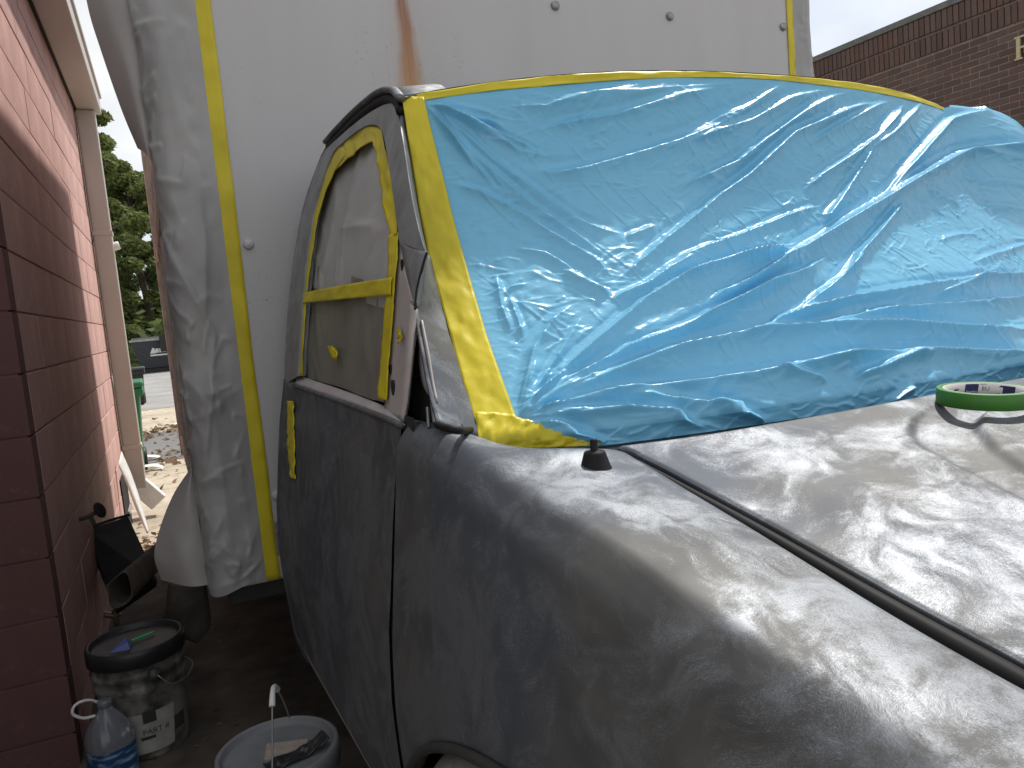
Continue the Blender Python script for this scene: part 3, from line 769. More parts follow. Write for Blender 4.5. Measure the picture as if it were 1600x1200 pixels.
# small short crinkles everywhere, more or less along the pull of the big folds
for k in range(15):
    a_ = math.radians(RNG.uniform(2, 74)); l_ = RNG.uniform(60, 260); c0 = (809, 660); e_ = (c0[0]+l_*math.cos(a_), c0[1]-l_*math.sin(a_)); add(RNG.uniform(2.5, 5), RNG.uniform(4, 6), c0, ((c0[0]+e_[0])/2, (c0[1]+e_[1])/2+RNG.uniform(-6, 6)), e_)
for k in range(9):
    a_ = math.radians(RNG.uniform(8, 70)); l_ = RNG.uniform(60, 220); c0 = (663, 163); e_ = (c0[0]+l_*math.cos(a_), c0[1]+l_*math.sin(a_)); add(RNG.uniform(2, 4), RNG.uniform(4, 6), c0, ((c0[0]+e_[0])/2, (c0[1]+e_[1])/2+RNG.uniform(-6, 6)), e_)
for k in range(1500):
    a = RNG.uniform(0, LW*1.02); b = RNG.uniform(-.05, LV); l = RNG.uniform(.008, .05)
    th = math.atan2(.45, 1)*RNG.choice([1, 1, .3, -.9, .1]) + RNG.normal(0, .35)
    d = np.array([math.cos(th), math.sin(th)])*l; nrm = np.array([-d[1], d[0]])*RNG.normal(0, .15)
    p = np.array([a, b]); FL.append((np.array([p-d, p+nrm, p+d]), RNG.uniform(.4, 2.2)*.001, RNG.uniform(1.8, 4.2)*.001))
# packaging creases: straight thin lines of a folded film
for c in np.linspace(-.9, 1.9, 56):
    for j in range(2):
        s = RNG.uniform(0, .8); l = RNG.uniform(.06, .28)
        p0 = np.array([c+.62*(1-s)*LV, s*LV]); d = np.array([-.62, 1.0]); d /= np.linalg.norm(d)
        FL.append((np.array([p0, p0+d*l]), .0014, .0022))
nu, nv = 900, 480
u1 = np.linspace(0, 1.13, nu); v1 = np.linspace(-.28, 1.02, nv); U, V = np.meshgrid(u1, v1)
# film starts at the inner tape edge
inner_px = [(659, 157), (690, 280), (722, 405), (760, 535), (806, 662)]
iuv = np.array([invW(*p) for p in inner_px]); o_ = np.argsort(iuv[:, 1])
ul = np.interp(V, iuv[o_, 1], iuv[o_, 0])-.004
top_px = [(659, 157), (760, 143), (900, 131), (1050, 121), (1200, 124), (1310, 137), (1400, 152), (1450, 160)]
tuv = np.array([invW(*p) for p in top_px[:6]]); tuv = np.vstack([tuv, [[.80, tuv[-1, 1]], [.88, tuv[-1, 1]+.004], [.93, tuv[-1, 1]+.008]]])
U = ul+(U)*(1-ul/1.13)
vt = np.interp(U, tuv[:, 0], tuv[:, 1]); vt = np.where(U > tuv[-1, 0], tuv[-1, 1]+.05*np.clip((U-tuv[-1, 0])/.06, 0, 1), vt)
V = -.28+(V+.28)/1.30*(vt+.28)
mxp, myp = U*LW, V*LV
hh = folds(mxp, myp, FL, 1.0, 1.2)
hh += .003*vnoise(mxp, myp, 3, 8)+.0009*vnoise(mxp, myp, 4, 26)+.0009*vnoise(mxp, myp, 6, 60)
edge = np.clip(np.minimum((U-ul)/.03, (vt-V-.004)/.05), 0, 1); hh = hh*np.where(U > .9, np.maximum(edge, .0), edge)
# loose pillow at the far top corner and sag at the foot
hh += .035*np.exp(-((U-1.02)/.05)**2)*np.exp(-((V-.88)/.16)**2)
hh += .009*np.exp(-((V-.02)/.07)**2)*(.5+.5*vnoise(mxp, myp, 9, 5))*np.clip((U-.1)/.15, 0, 1)
hh = np.maximum(hh, -.0035)
G = W(U, V)+(hh+.0075)[..., None]*Wn(U, V)
tw = np.clip((U-.93)/.20, 0, 1)
Ub = np.minimum(U, .93)
Gb = W(Ub, V)+(hh+.0075)[..., None]*Wn(Ub, V)
G = np.where((U > .93)[..., None], Gb+tw[..., None]*np.array([.62, -.04, 0])+(tw**1.6)[..., None]*np.array([0, .10, -.13]), G)
film = grid('blue_plastic_sheet', G, M_FILM, None, face=CF)
tag(film, 'crinkled light blue plastic film stretched over the whole windscreen', 'plastic sheet')

# ------------------------------------------------------------------ yellow tape
def wstrip(name, a, b, label, n=90, rows=14, off=.0135, wr=.0018, seed=1, uv=False):
    A_ = rs(np.array(a if uv else [invW(*p) for p in a]), n); B_ = rs(np.array(b if uv else [invW(*p) for p in b]), n)
    t = np.linspace(0, 1, rows)[:, None, None]; UV = A_*(1-t)+B_*t
    s = np.linspace(0, 1, n)[None, :]*np.ones((rows, 1)); r = t[..., 0]*np.ones((1, n))
    h = off+wr*vnoise(r*3, s*22, seed, 1.0)*1.0+.0012*vnoise(r*8, s*60, seed+3, 1.0)
    G = W(UV[..., 0], UV[..., 1])+h[..., None]*Wn(UV[..., 0], UV[..., 1])
    o = grid(name, G, M_TAPE, None, face=CF, thick=.0006)
    return tag(o, label, 'tape', 'yellow masking tape around the windscreen')
wstrip('masking_tape', [(628.5, 156), (646, 270), (668, 394), (704, 530), (744, 676)], [(662, 157), (692, 280), (724, 405), (762, 535), (808, 664)],
       'long yellow masking tape running down the windscreen pillar', seed=21)
wstrip('masking_tape', [(u_, .998) for u_ in np.linspace(.008, .935, 10)], [(tuv[0, 0]-.004, tuv[0, 1]-.007)]+[(u_, float(np.interp(u_, tuv[:, 0], tuv[:, 1]))-.007) for u_ in np.linspace(.08, .935, 9)],
       'yellow masking tape curving along the front edge of the cab roof', 140, 8, .0095, .0012, seed=31, uv=True)
wstrip('masking_tape', [(744, 652), (790, 654), (815, 662), (850, 671), (895, 682), (936, 694)], [(746, 694), (765, 699), (800, 700.5), (840, 700), (890, 698), (930, 696)],
       'short yellow masking tape across the lower corner of the windscreen by the fender', 60, 12, .0165, .003, seed=41)

def sstrip(a, b, label, n=60, rows=8, off=-.002, seed=1, parent=None, wr=.0015, group='yellow masking tape on the door window'):
    A_ = rs(chain(a, off), n); B_ = rs(chain(b, off), n); t = np.linspace(0, 1, rows)[:, None, None]; G = A_*(1-t)+B_*t
    s = np.linspace(0, 1, n)[None, :]*np.ones((rows, 1)); r = t[..., 0]*np.ones((1, n))
    G[..., 0] -= wr*vnoise(r*2.5, s*18, seed)+.0008*vnoise(r*6, s*50, seed+1)
    o = grid('masking_tape', G, M_TAPE, None, face=CF, thick=.0006)
    return tag(o, label, 'tape', group)
# ------------------------------------------------------------------ door window: paper sheets and tape
wl = [(466, 586), (468, 520), (474, 450), (482, 380), (493, 318), (516, 246), (543, 218), (572, 203)]
wr_ = [(599, 629), (605, 560), (611, 480), (616, 420), (619, 372), (612, 300), (602, 240), (589, 207)]
def winsheet(t0, t1, off, mat, label, seed, amp):
    a = rs(np.array(wl), 60); b = rs(np.array(wr_), 60); i0, i1 = int(t0*59), int(t1*59)
    nr, nc = 90, 70
    a = rs(a[i0:i1+1], nr); b = rs(b[i0:i1+1], nr)
    A_ = chain(a, off); B_ = chain(b, off); t = np.linspace(0, 1, nc)[None, :, None]
    G = A_[:, None]*(1-t)+B_[:, None]*t
    y = G[..., 1]; z = G[..., 2]
    L_ = []
    r2 = np.random.default_rng(seed)
    for k in range(26):
        p = np.array([r2.uniform(1.3, 2.2), r2.uniform(z.min(), z.max())]); th = r2.normal(1.0, .5); l = r2.uniform(.05, .22)
        d = np.array([math.cos(th), math.sin(th)])*l; L_.append((np.array([p-d, p+np.array([.01, 0]), p+d]), r2.uniform(.3, 1)*amp, r2.uniform(.008, .03)))
    h = folds(y, z, L_)+amp*.9*vnoise(y, z, seed, 5)+amp*.3*vnoise(y, z, seed+2, 16)
    G[..., 0] += .002-h*.6
    o = grid('masking_paper', G, mat, None, face=CF)
    return tag(o, label, 'masking paper')
winsheet(.35, 1.0, .020, M_WIN, 'pale grey crumpled film masking the upper part of the door window', 51, .008)
winsheet(0.0, .44, .022, M_WIN2, 'brownish grey crumpled paper masking the lower part of the door window', 61, .007)
sstrip([(464, 586), (466, 530), (472, 450), (480, 380), (491, 315), (515, 247), (532, 225)], [(472, 588), (474, 530), (481, 450), (490, 380), (502, 320), (526, 262), (543, 240)],
       'narrow yellow tape down the rear edge of the door window', off=.005, seed=71)
sstrip([(515, 248), (533, 224), (563, 202), (584, 195.5), (597, 207), (606, 250), (616, 310), (622, 365)], [(522, 268), (545, 247), (568, 228), (581, 222), (584, 230), (590, 262), (598, 310), (608, 372)],
       'crinkled yellow tape arching over the top and front of the door window', 90, 10, .006, 72, wr=.004)
sstrip([(622, 362), (619, 420), (614, 480), (608, 560), (603, 626)], [(606, 368), (605, 420), (601, 480), (595, 560), (589, 622)], 'straight yellow tape down the front edge of the door window', off=.005, seed=73)
sstrip([(472, 459), (500, 452), (550, 443), (612, 433)], [(472, 474), (500, 471), (550, 466), (610, 461)], 'yellow tape bar lying level across the middle of the door window', off=.001, seed=74)
sstrip([(513, 541), (518, 540), (523, 544), (526, 551)], [(512, 546), (516, 551), (521, 559), (526, 563)], 'small torn yellow tape scrap on the brown window paper', 20, 5, .012, 75, wr=.005)
sstrip([(620, 512), (624, 513), (626, 520), (627, 530)], [(618, 514), (621, 522), (622, 530), (621, 538)], 'tiny yellow tape scrap stuck on the bare mirror mount', 20, 5, .004, 76, wr=.003)
sstrip([(449, 626), (448, 660), (449, 700), (453, 745)], [(459, 627), (459, 660), (460, 700), (461, 749)], 'lumpy yellow tape covering the door handle hole', 40, 8, -.007, 77, wr=.0025)

# ------------------------------------------------------------------ masking on the cargo box
def bstrip(x0, x1, z0, z1, label, seed):
    n, r = 120, 6
    z = np.linspace(z0, z1, n)[None]*np.ones((r, 1)); t = np.linspace(0, 1, r)[:, None]*np.ones((1, n))
    x = x0+(x1-x0)*t+.0025*vnoise(z*6, z*0, seed, 1)
    y = BY0-.003-.0012*vnoise(t*3, z*30, seed+1)-.0008
    return tag(grid('masking_tape', np.stack([x, y, z], -1), M_TAPE, None, face=CF, thick=.0006), label, 'tape', 'yellow masking tape on the cargo box')
bstrip(.206, .264, .62, 2.93, 'long yellow masking tape hanging plumb down the near edge of the cargo box', 81)
bstrip(2.474, 2.522, .62, 2.93, 'yellow masking tape on the far edge of the cargo box front above the roof', 91)
# sheet wrapped round the near corner
def rfold(y, z, seed, amp, n=60, lo=(0, 0), hi=(1, 1), lr=(.04, .16), wr=(.006, .02), ang=(-.4, .6)):
    r2 = np.random.default_rng(seed); L_ = []
    for k in range(n):
        p = np.array([r2.uniform(lo[0], hi[0]), r2.uniform(lo[1], hi[1])]); th = r2.normal(*ang); l = r2.uniform(*lr)
        d = np.array([math.cos(th), math.sin(th)])*l; q_ = np.array([-d[1], d[0]])*r2.normal(0, .3)
        L_.append((np.array([p-d, p+q_, p+d]), r2.uniform(.25, 1)*amp, r2.uniform(*wr)))
    return folds(y, z, L_)
ns, nz = 110, 420
zc = np.linspace(2.94, .617, nz)
path = np.array([[.222, BY0-.0045], [.18, BY0-.009], [.13, BY0-.018], [.09, BY0-.012], [.066, BY0+.02], [.06, BY0+.08], [.066, BY0+.2], [.07, BY0+.26]])
pp = rs(path, ns)
S, Z = np.meshgrid(np.linspace(0, .58, ns), zc)
G = np.zeros((nz, ns, 3)); G[..., 0] = pp[:, 0][None]; G[..., 1] = pp[:, 1][None]; G[..., 2] = Z
pg = np.gradient(pp, axis=0); nn = np.stack([pg[:, 1], -pg[:, 0]], -1); nn /= np.linalg.norm(nn, axis=1)[:, None]
h = rfold(S, Z, 5, .0065, 120, (0.02, .6), (.45, 3.05), (.03, .10), (.007, .020), (-.5, .6))+rfold(S, Z, 6, .009, 26, (0.05, .6), (.40, 3.05), (.15, .5), (.015, .03), (1.5, .12))+.006*vnoise(S, Z, 12, 7)+.002*vnoise(S, Z, 13, 24)
h *= np.clip((.42-S)/.12, .25, 1)
fade = np.clip(S/.05, 0, 1); h = h*fade
sgn = -1 if nn[0, 1] > 0 else 1
G[..., 0] += sgn*nn[:, 0][None]*h; G[..., 1] += sgn*nn[:, 1][None]*h
# lower hem lifts into a pointed fold
G[..., 2] += .012*np.sin(S*22)*np.exp(-((Z-.617)/.05)**2)
ms = thing('masking_sheet', 'crumpled grey masking film wrapped round the near vertical corner of the cargo box', 'plastic sheet', (.08, 2.46, .62))
grid('wrapped_film', G, M_PAPER, ms, face=(-1, 1, 1.6))
def flare(name, right, left, yr, yl, mat, bul, nrow=50, ncol=30, seed=3):
    Rr = rs(np.array([PY(x, y, yr) for x, y in right]), nrow); Ll = rs(np.array([PY(x, y, yl) for x, y in left]), nrow)
    t = np.linspace(0, 1, ncol)[None, :, None]; G = Rr[:, None]*(1-t)+Ll[:, None]*t
    G[..., 1] += bul*np.sin(t[..., 0]*math.pi)
    s = np.linspace(0, 1, nrow)[:, None]*np.ones((1, ncol)); G[..., 1] += .006*vnoise(s*5, t[..., 0]*3*np.ones((nrow, 1)), seed)
    return grid(name, G, mat, ms, face=CF)
# loose flap at the top and curled tail at the bottom
flare('loose_flap', [(190, -230), (203, -100), (213, 10), (226, 120), (236, 200), (243, 262)], [(110, -230), (124, -90), (136, 5), (158, 80), (190, 172), (215, 232)], 2.50, 2.62, M_PAPER2, -.05)
flare('curled_tail', [(300, 720), (305, 770), (312, 820), (322, 870), (336, 912)], [(297, 732), (271, 772), (251, 822), (241, 868), (252, 906)], 2.50, 2.60, M_PAPER2, -.045)
loftG = None
# far side sheet
xs2 = np.linspace(0, 1, 40); zs = np.linspace(2.93, 1.5, 160); S, Z = np.meshgrid(xs2*.2, zs)
px_ = np.interp(xs2, [0, .4, .55, .7, 1], [2.505, 2.578, 2.598, 2.605, 2.60]); py_ = np.interp(xs2, [0, .4, .55, .7, 1], [BY0-.004, BY0-.012, BY0-.004, BY0+.03, BY0+.25])
G = np.zeros((160, 40, 3)); G[..., 0] = px_; G[..., 1] = py_; G[..., 2] = Z
h = rfold(S, Z, 15, .008, 60, (0.02, 1.5), (.2, 3.05), (.02, .06), (.005, .012), (.6, .7)); G[..., 1] -= h*np.clip(S/.04, 0, 1); G[..., 0] += .006*vnoise(S, Z, 8, 12)*np.clip(S/.08, 0, 1)
tag(grid('masking_sheet', G, M_PAPER, None, face=CF), 'narrow strip of grey masking film on the far edge of the cargo box', 'plastic sheet')

# ------------------------------------------------------------------ roll of green tape on the hood
rc = PZ(1556, 622, 1.192); rc = np.array([1.125, .752, 0])
dd = np.hypot(H[..., 0]-rc[0], H[..., 1]-rc[1]); hz_ = (H[..., 2]-math.tan(math.radians(3))*(H[..., 1]-rc[1]))[(dd > .052) & (dd < .066)]; rc[2] = np.percentile(hz_, 70)
M_GT = simple('green_masking_tape', (.04, .17, .018), .5, 0, .1, 30); M_CORE = simple('cardboard_core', (.62, .60, .58), .7, 0, .08)
M_NAVY = simple('navy_print', (.02, .025, .09), .6, 0, .1)
roll = thing('tape_roll', 'roll of green masking tape with a printed white core lying on the hood', 'tape roll', tuple(rc))
ro, ri, hh_ = .066, .0555, .024
tilt = Matrix.Rotation(math.radians(3.0), 4, 'X') @ Matrix.Rotation(math.radians(1.0), 4, 'Y')
lathe('tape', [(ri+.002, 0), (ro-.001, 0), (ro, .0008), (ro, hh_-.0008), (ro-.001, hh_), (ri+.002, hh_), (ri+.002, 0)], M_GT, roll, rc, 96, tilt)
lathe('core', [(ri+.0015, .0006), (ri, .0006), (ri, hh_-.0002), (ri+.0015, hh_-.0002)], M_CORE, roll, rc, 96, tilt)
def on_core(name, pts2, faces, ang0, z0, s, mat, flip=True):
    """wrap flat 2-D geometry on the inside of the core; text reads from inside"""
    V = []
    for x, y in pts2:
        a = ang0-(x*s)/ri; V.append(np.array([(ri-.0004)*math.cos(a), (ri-.0004)*math.sin(a), z0+y*s]))
    Rm = np.array(tilt.to_3x3()); V = [rc+Rm@v for v in V]
    return mk(name, V, faces, mat, roll, False)
def text2d(s):
    c = bpy.data.curves.new('t', 'FONT'); c.body = s; c.resolution_u = 3
    o = bpy.data.objects.new('t', c); COL.objects.link(o); bpy.context.view_layer.update()
    me = bpy.data.meshes.new_from_object(o.evaluated_get(bpy.context.evaluated_depsgraph_get()))
    P = [(v.co.x, v.co.y) for v in me.vertices]; Fs = [tuple(p.vertices) for p in me.polygons]
    bpy.data.objects.remove(o); bpy.data.curves.remove(c); bpy.data.meshes.remove(me)
    return P, Fs
def patch(x0, x1, y0, y1, slant=0, n=10):
    P = []; Fs = []
    for i in range(n):
        t = i/(n-1); P += [(x0+(x1-x0)*t, y0), (x0+(x1-x0)*t+slant, y1)]
    for i in range(n-1): Fs.append((2*i, 2*i+2, 2*i+3, 2*i+1))
    return P, Fs
def wall_a(px):  # angle on the inner wall seen at a pixel column
    best = min(np.linspace(0, math.pi, 721), key=lambda a: abs(proj(rc+np.array([ri*math.cos(a), ri*math.sin(a), .014]))[0]-px) if True else 0); return best
P_, Fs_ = patch(-.55, .55, -.45, .5, .1)
on_core('logo_block', P_, Fs_, wall_a(1516), .013, .0175, M_NAVY)
P_, Fs_ = patch(-.55, .55, -.45, .5, .1)
on_core('logo_block', P_, Fs_, wall_a(1592), .012, .0175, M_NAVY)
for px, tx, z0, s, m_ in [(1509, 'herlo', .0070, .0072, M_CORE), (1533, 'EU', .0115, .0090, M_NAVY), (1556, 'Made in', .0040, .0070, M_NAVY), (1531, 'herlo', .0205, .004, M_NAVY)]:
    P_, Fs_ = text2d(tx)
    ob = on_core('printed_word', P_, Fs_, wall_a(px), z0, s, m_)
    if m_ is M_CORE:
        for v in ob.data.vertices:
            d_ = Vector(tuple(rc))-v.co; d_.z = 0; v.co += d_.normalized()*.0004
P_, Fs_ = patch(-.3, .3, 0, .18, .25); on_core('printed_mark', P_, Fs_, wall_a(1516), .0165, .006, M_CORE)
P_, Fs_ = patch(-.5, .5, 0, .3, .3); on_core('printed_mark', P_, Fs_, wall_a(1565), .018, .009, M_NAVY); on_core('printed_mark', P_, Fs_, wall_a(1492), .012, .009, M_NAVY)

# ------------------------------------------------------------------ the red block building
KW = .0166; GX, GY = -.392, 2.974
def wx(Y): return GX+KW*(Y-GY)
Yj, Ye, ZT = 2.96, 6.70, 3.12
bld = thing('block_building', 'low building of red painted concrete blocks with tan gutter on the left', 'building', (-.6, 4.5, 0))
ang = math.atan(KW)
MB = Matrix.Translation((GX, GY, 0)) @ Matrix.Rotation(-ang, 4, 'Z')      # local: +y along wall, x=0 wall face
def blockmesh(l, h, mat, d=.10):
    bm = bmesh.new(); addbox(bm, (-d, 0, 0), (0, l, h)); bmesh.ops.bevel(bm, geom=[e for e in bm.edges], offset=.003, segments=2, profile=.6, affect='EDGES')
    me = bpy.data.meshes.new('block'); bm.to_mesh(me); bm.free(); me.materials.append(mat); return me
bcache = {}
def block(x, y, z, l, h, M, mat=None):
    mat = mat or M_CMU; key = (round(l, 3), round(h, 3), mat.name)
    if key not in bcache: bcache[key] = blockmesh(key[0], key[1], mat)
    o = bpy.data.objects.new('block', bcache[key]); COL.objects.link(o); o.parent = bld
    o.matrix_parent_inverse = Matrix.Translation(-Vector(bld.location)); o.matrix_basis = M @ Matrix.Translation((x+random.uniform(-.0015, .0015), y, z))
y0 = Yj-GY; y1 = Ye-GY
zr_ = [-.08+.2*k for k in range(17)]
for k, z in enumerate(zr_):
    zb = max(z, 0); ht = min(z+.2, ZT)-zb-.006
    if ht < .03: continue
    y = y0+(0 if k % 2 else -.2)
    while y < y1-.02:
        a = max(y, y0); b = min(y+.4, y1)
        if b-a > .05: block(0, a, zb, b-a-.005, ht, MB)
        y += .4
bm = bmesh.new(); addbox(bm, (-.12, y0+.02, 0), (-.007, y1-.01, ZT), MB); bmobj('mortar_bed', bm, M_MORT, bld)
# jog: the face turned to the camera
MJ = MB @ Matrix.Translation((-.006, y0, 0)) @ Matrix.Rotation(math.pi/2, 4, 'Z') 
MJ = MB @ Matrix.Translation((0, y0-.1015, 0)) @ Matrix(((0, -1, 0, 0), (-1, 0, 0, 0), (0, 0, 1, 0), (0, 0, 0, 1)))
for k, z in enumerate(zr_):
    zb = max(z, 0); ht = min(z+.2, ZT)-zb-.006
    if ht < .03: continue
    x = .0
    for l in ((.4, .6, .6) if k % 2 else (.6, .6, .4)):
        block(0, x, zb, l-.008, ht, MJ, M_CMU2); x += l
bm = bmesh.new(); addbox(bm, (-2.0, y0-.098, 0), (-.009, y0-.004, ZT), MB); bmobj('mortar_bed', bm, M_CMU2, bld)
bm = bmesh.new(); addbox(bm, (-6, y0+.0, 0), (-.13, y1-.02, ZT), MB); bmobj('wall_core', bm, M_CMU, bld)
bm = bmesh.new(); addbox(bm, (-6.2, y0-.1, ZT+.004), (.01, y1+.1, ZT+.25), MB); bmobj('roof', bm, M_GREY, bld)
# unseen wall added on the camera's left, its length and grey tuned for shade
bm = bmesh.new(); addbox(bm, (-6, .35-GY, 0), (-.62, y0-.11, ZT), MB); bmobj('wall_core', bm, simple('unseen_wall_grey', (.125, .115, .115), .8), bld)
# gutter, fascia line, downspout
GXo = .175
bm = bmesh.new(); addbox(bm, (.02, y0-.2, ZT-.02), (GXo, y1+.02, ZT+.11), MB); gut = bmobj('gutter', bm, M_TAN, bld, bevel=.006)
bm = bmesh.new(); addbox(bm, (GXo-.004, y0-.2, ZT+.10), (GXo+.014, y1+.03, ZT+.13), MB); bmobj('gutter_lip', bm, M_TAN, gut, bevel=.004)
bm = bmesh.new(); addbox(bm, (.0, y0-.2, ZT-.01), (.018, y1+.01, ZT+.1), MB); bmobj('fascia_gap', bm, M_DARK, gut)
bm = bmesh.new(); addbox(bm, (.012, y1-.14, .24), (.138, y1-.02, ZT-.022), MB); ds = bmobj('downspout', bm, M_TAN, bld, bevel=.01)
for z in (.55, 2.18): 
    bm = bmesh.new(); addbox(bm, (.006, y1-.147, z), (.145, y1-.012, z+.035), MB); bmobj('strap', bm, M_TAN, ds, bevel=.004)
p0 = MB @ Vector((.09, y1-.08, .25)); 
el = Matrix.Translation(p0) @ Matrix.Rotation(math.radians(-38), 4, 'Y')
bm = bmesh.new(); addbox(bm, (-.07, -.055, -.19), (.07, .055, .03), el); bmobj('elbow', bm, M_WHITE, ds, bevel=.008)
# low dark vent opening with a frame near the foot of the wall
bm = bmesh.new(); addbox(bm, (.002, y1-.72, .0), (.010, y1-.16, .42), MB); vent = bmobj('vent_opening', bm, M_DARK, bld)
bm = bmesh.new(); addbox(bm, (.011, y1-.5, .12), (.022, y1-.17, .15), MB); bmobj('vent_frame', bm, M_PRIMER, vent)

# wall camera at the far corner
scm = thing('security_camera', 'small white security camera peeking out beside the downspout', 'camera', tuple(PX(171, 386, -.17)))
c = PX(171, 386, -.17); c[1] += .12; c = PY(176, 386, 6.62)
lathe('housing', [(0, -.05), (.028, -.05), (.032, -.045), (.032, .04), (.028, .05), (0, .05)], M_WHITE, scm, c+np.array([0, 0, 0]), 24, Matrix.Rotation(math.radians(75), 4, 'Y'))
tube('bracket', [c+np.array([0, 0, .02]), c+np.array([-.05, 0, .05]), c+np.array([-.16, -.02, .05])], .01, M_WHITE, scm, 8)

# white sheet leaning beside the downspout
a = [PY(190, 705, 5.9), PY(206, 742, 5.8), PY(222, 790, 5.65), PY(233, 830, 5.5)]; b = [PY(185, 727, 5.75), PY(197, 755, 5.72), PY(212, 795, 5.62), PY(229, 833, 5.5)]
o = loft('paper_strip', a, b, M_WHITE, None, 24, 5, bulge=(.0, -.03, .0), face=CF, thick=.002); tag(o, 'curved white strip of paper leaning on the foot of the downspout', 'paper')

# ------------------------------------------------------------------ brown brick building on the right
BXf = 8.7
M_COPE = simple('dark_coping', (.10, .105, .10), .6)
bb = thing('brick_building', 'long dark brown brick building with grey coping and gilt letters on the right', 'building', (BXf+2, 9, 0))
def bp(x, y): return PX(x, y, BXf)
ztop = bp(1400, 36)[2]
Ys0, Ys1 = 3.2, 24
CO, BL = .0716, .216
def rect(name, y0_, y1_, z0_, z1_, d0, d1, m, par, bev=.002):
    return box(name, (BXf-d1, y0_, z0_), (BXf-d0, y1_, z1_), m, par, bev)
rect('mortar_face', Ys0, Ys1, 0, ztop-.05, -.3, 0, M_BMORT, bb, 0)
bm = bmesh.new(); addbox(bm, (BXf+.31, Ys0, 0), (BXf+7, Ys1, ztop-.05)); bmobj('wall_core', bm, M_BMORT, bb)
rect('coping', Ys0-.05, Ys1, ztop-.075, ztop, -.32, .05, M_COPE, bb, .006)
brm = {}
def brick_mesh(l, h):
    k = (round(l, 3), round(h, 3))
    if k not in brm:
        b_ = bmesh.new(); addbox(b_, (-.005, 0, 0), (.03, l, h)); bmesh.ops.bevel(b_, geom=list(b_.edges), offset=.003, segments=1, affect='EDGES')
        me = bpy.data.meshes.new('brick'); b_.to_mesh(me); b_.free(); me.materials.append(M_BRICK); brm[k] = me
    return brm[k]
cand = []
z = ztop-.08; row = 0
bands = {4: .018, 9: .018}                      # dark reveals between projecting courses
while z > .1:
    row += 1
    sold = row in (1, 2, 3, 6, 7)                # parapet courses: upright bricks in two bands
    if row == 1: h, l, pr = .20, .0716, .030
    elif row == 2: h, l, pr = .20, .0716, .018
    else: h, l, pr = CO-.010, BL-.010, 0
    if row in (2, 3): z -= .018
    z0_ = z-h
    y = Ys0+((BL/2 if row % 2 else 0) if row > 2 else 0)
    while y < Ys1-.3:
        cand.append((y, z0_, l if row > 2 else l-.010, h, pr)); y += l+(.010 if row > 2 else 0)
    z = z0_-.010
vis, rest = [], []
for c in cand:
    q = proj((BXf, c[0]+c[2]/2, c[1]+c[3]/2))
    (vis if (1255 < q[0] < 1640 and -30 < q[1] < 250) else rest).append(c)
vis.sort(key=lambda c: c[0]); 
for c in vis[300:]: rest.append(c)
for y, z, l, h, pr in vis[:300]:
    o = bpy.data.objects.new('brick', brick_mesh(l, h)); COL.objects.link(o); o.parent = bb; o.matrix_parent_inverse = Matrix.Translation(-Vector(bb.location))
    o.location = (BXf-pr+random.uniform(-.002, .002), y, z)
V_ = []; F_ = []
for y, z, l, h, pr in rest:
    if y > 14 or z < 1.0: continue
    x0_, x1_ = BXf-pr-.005, BXf+.03; b0 = len(V_)
    V_ += [(x0_, y, z), (x0_, y+l, z), (x0_, y+l, z+h), (x0_, y, z+h), (x1_, y, z), (x1_, y+l, z), (x1_, y+l, z+h), (x1_, y, z+h)]
    F_ += [(b0, b0+1, b0+2, b0+3), (b0, b0+4, b0+5, b0+1), (b0+3, b0+2, b0+6, b0+7), (b0, b0+3, b0+7, b0+4), (b0+1, b0+5, b0+6, b0+2)]
if V_: struct(mk('brickwork', V_, F_, M_BRICK, bb, False), 'stuff')
M_GOLD = simple('gilt_letter', (.42, .36, .22), .5, .2, .1)
# serif letter R at the edge of the frame, reading away from the camera
lt = PX(1590, 63, BXf); lb = PX(1590, 96, BXf); lh = .24
def letter(parts, y0_, z0_, name='letter'):
    b_ = bmesh.new()
    for (a, b, c, d) in parts: addbox(b_, (BXf-.05, y0_-c*lh, z0_+b*lh), (BXf-.022, y0_-a*lh, z0_+d*lh))
    return bmobj(name, b_, M_GOLD, bb, bevel=.004)
yL = PX(1589, 80, BXf)[1]
letter([(0, 0, .34, .08), (.08, .081, .26, .919), (0, .92, .62, 1.0), (.52, .62, .66, .919), (.261, .46, .62, .55), (.42, .2, .54, .459), (.5, 0, .7, .199)], yL, bp(1592, 95)[2])

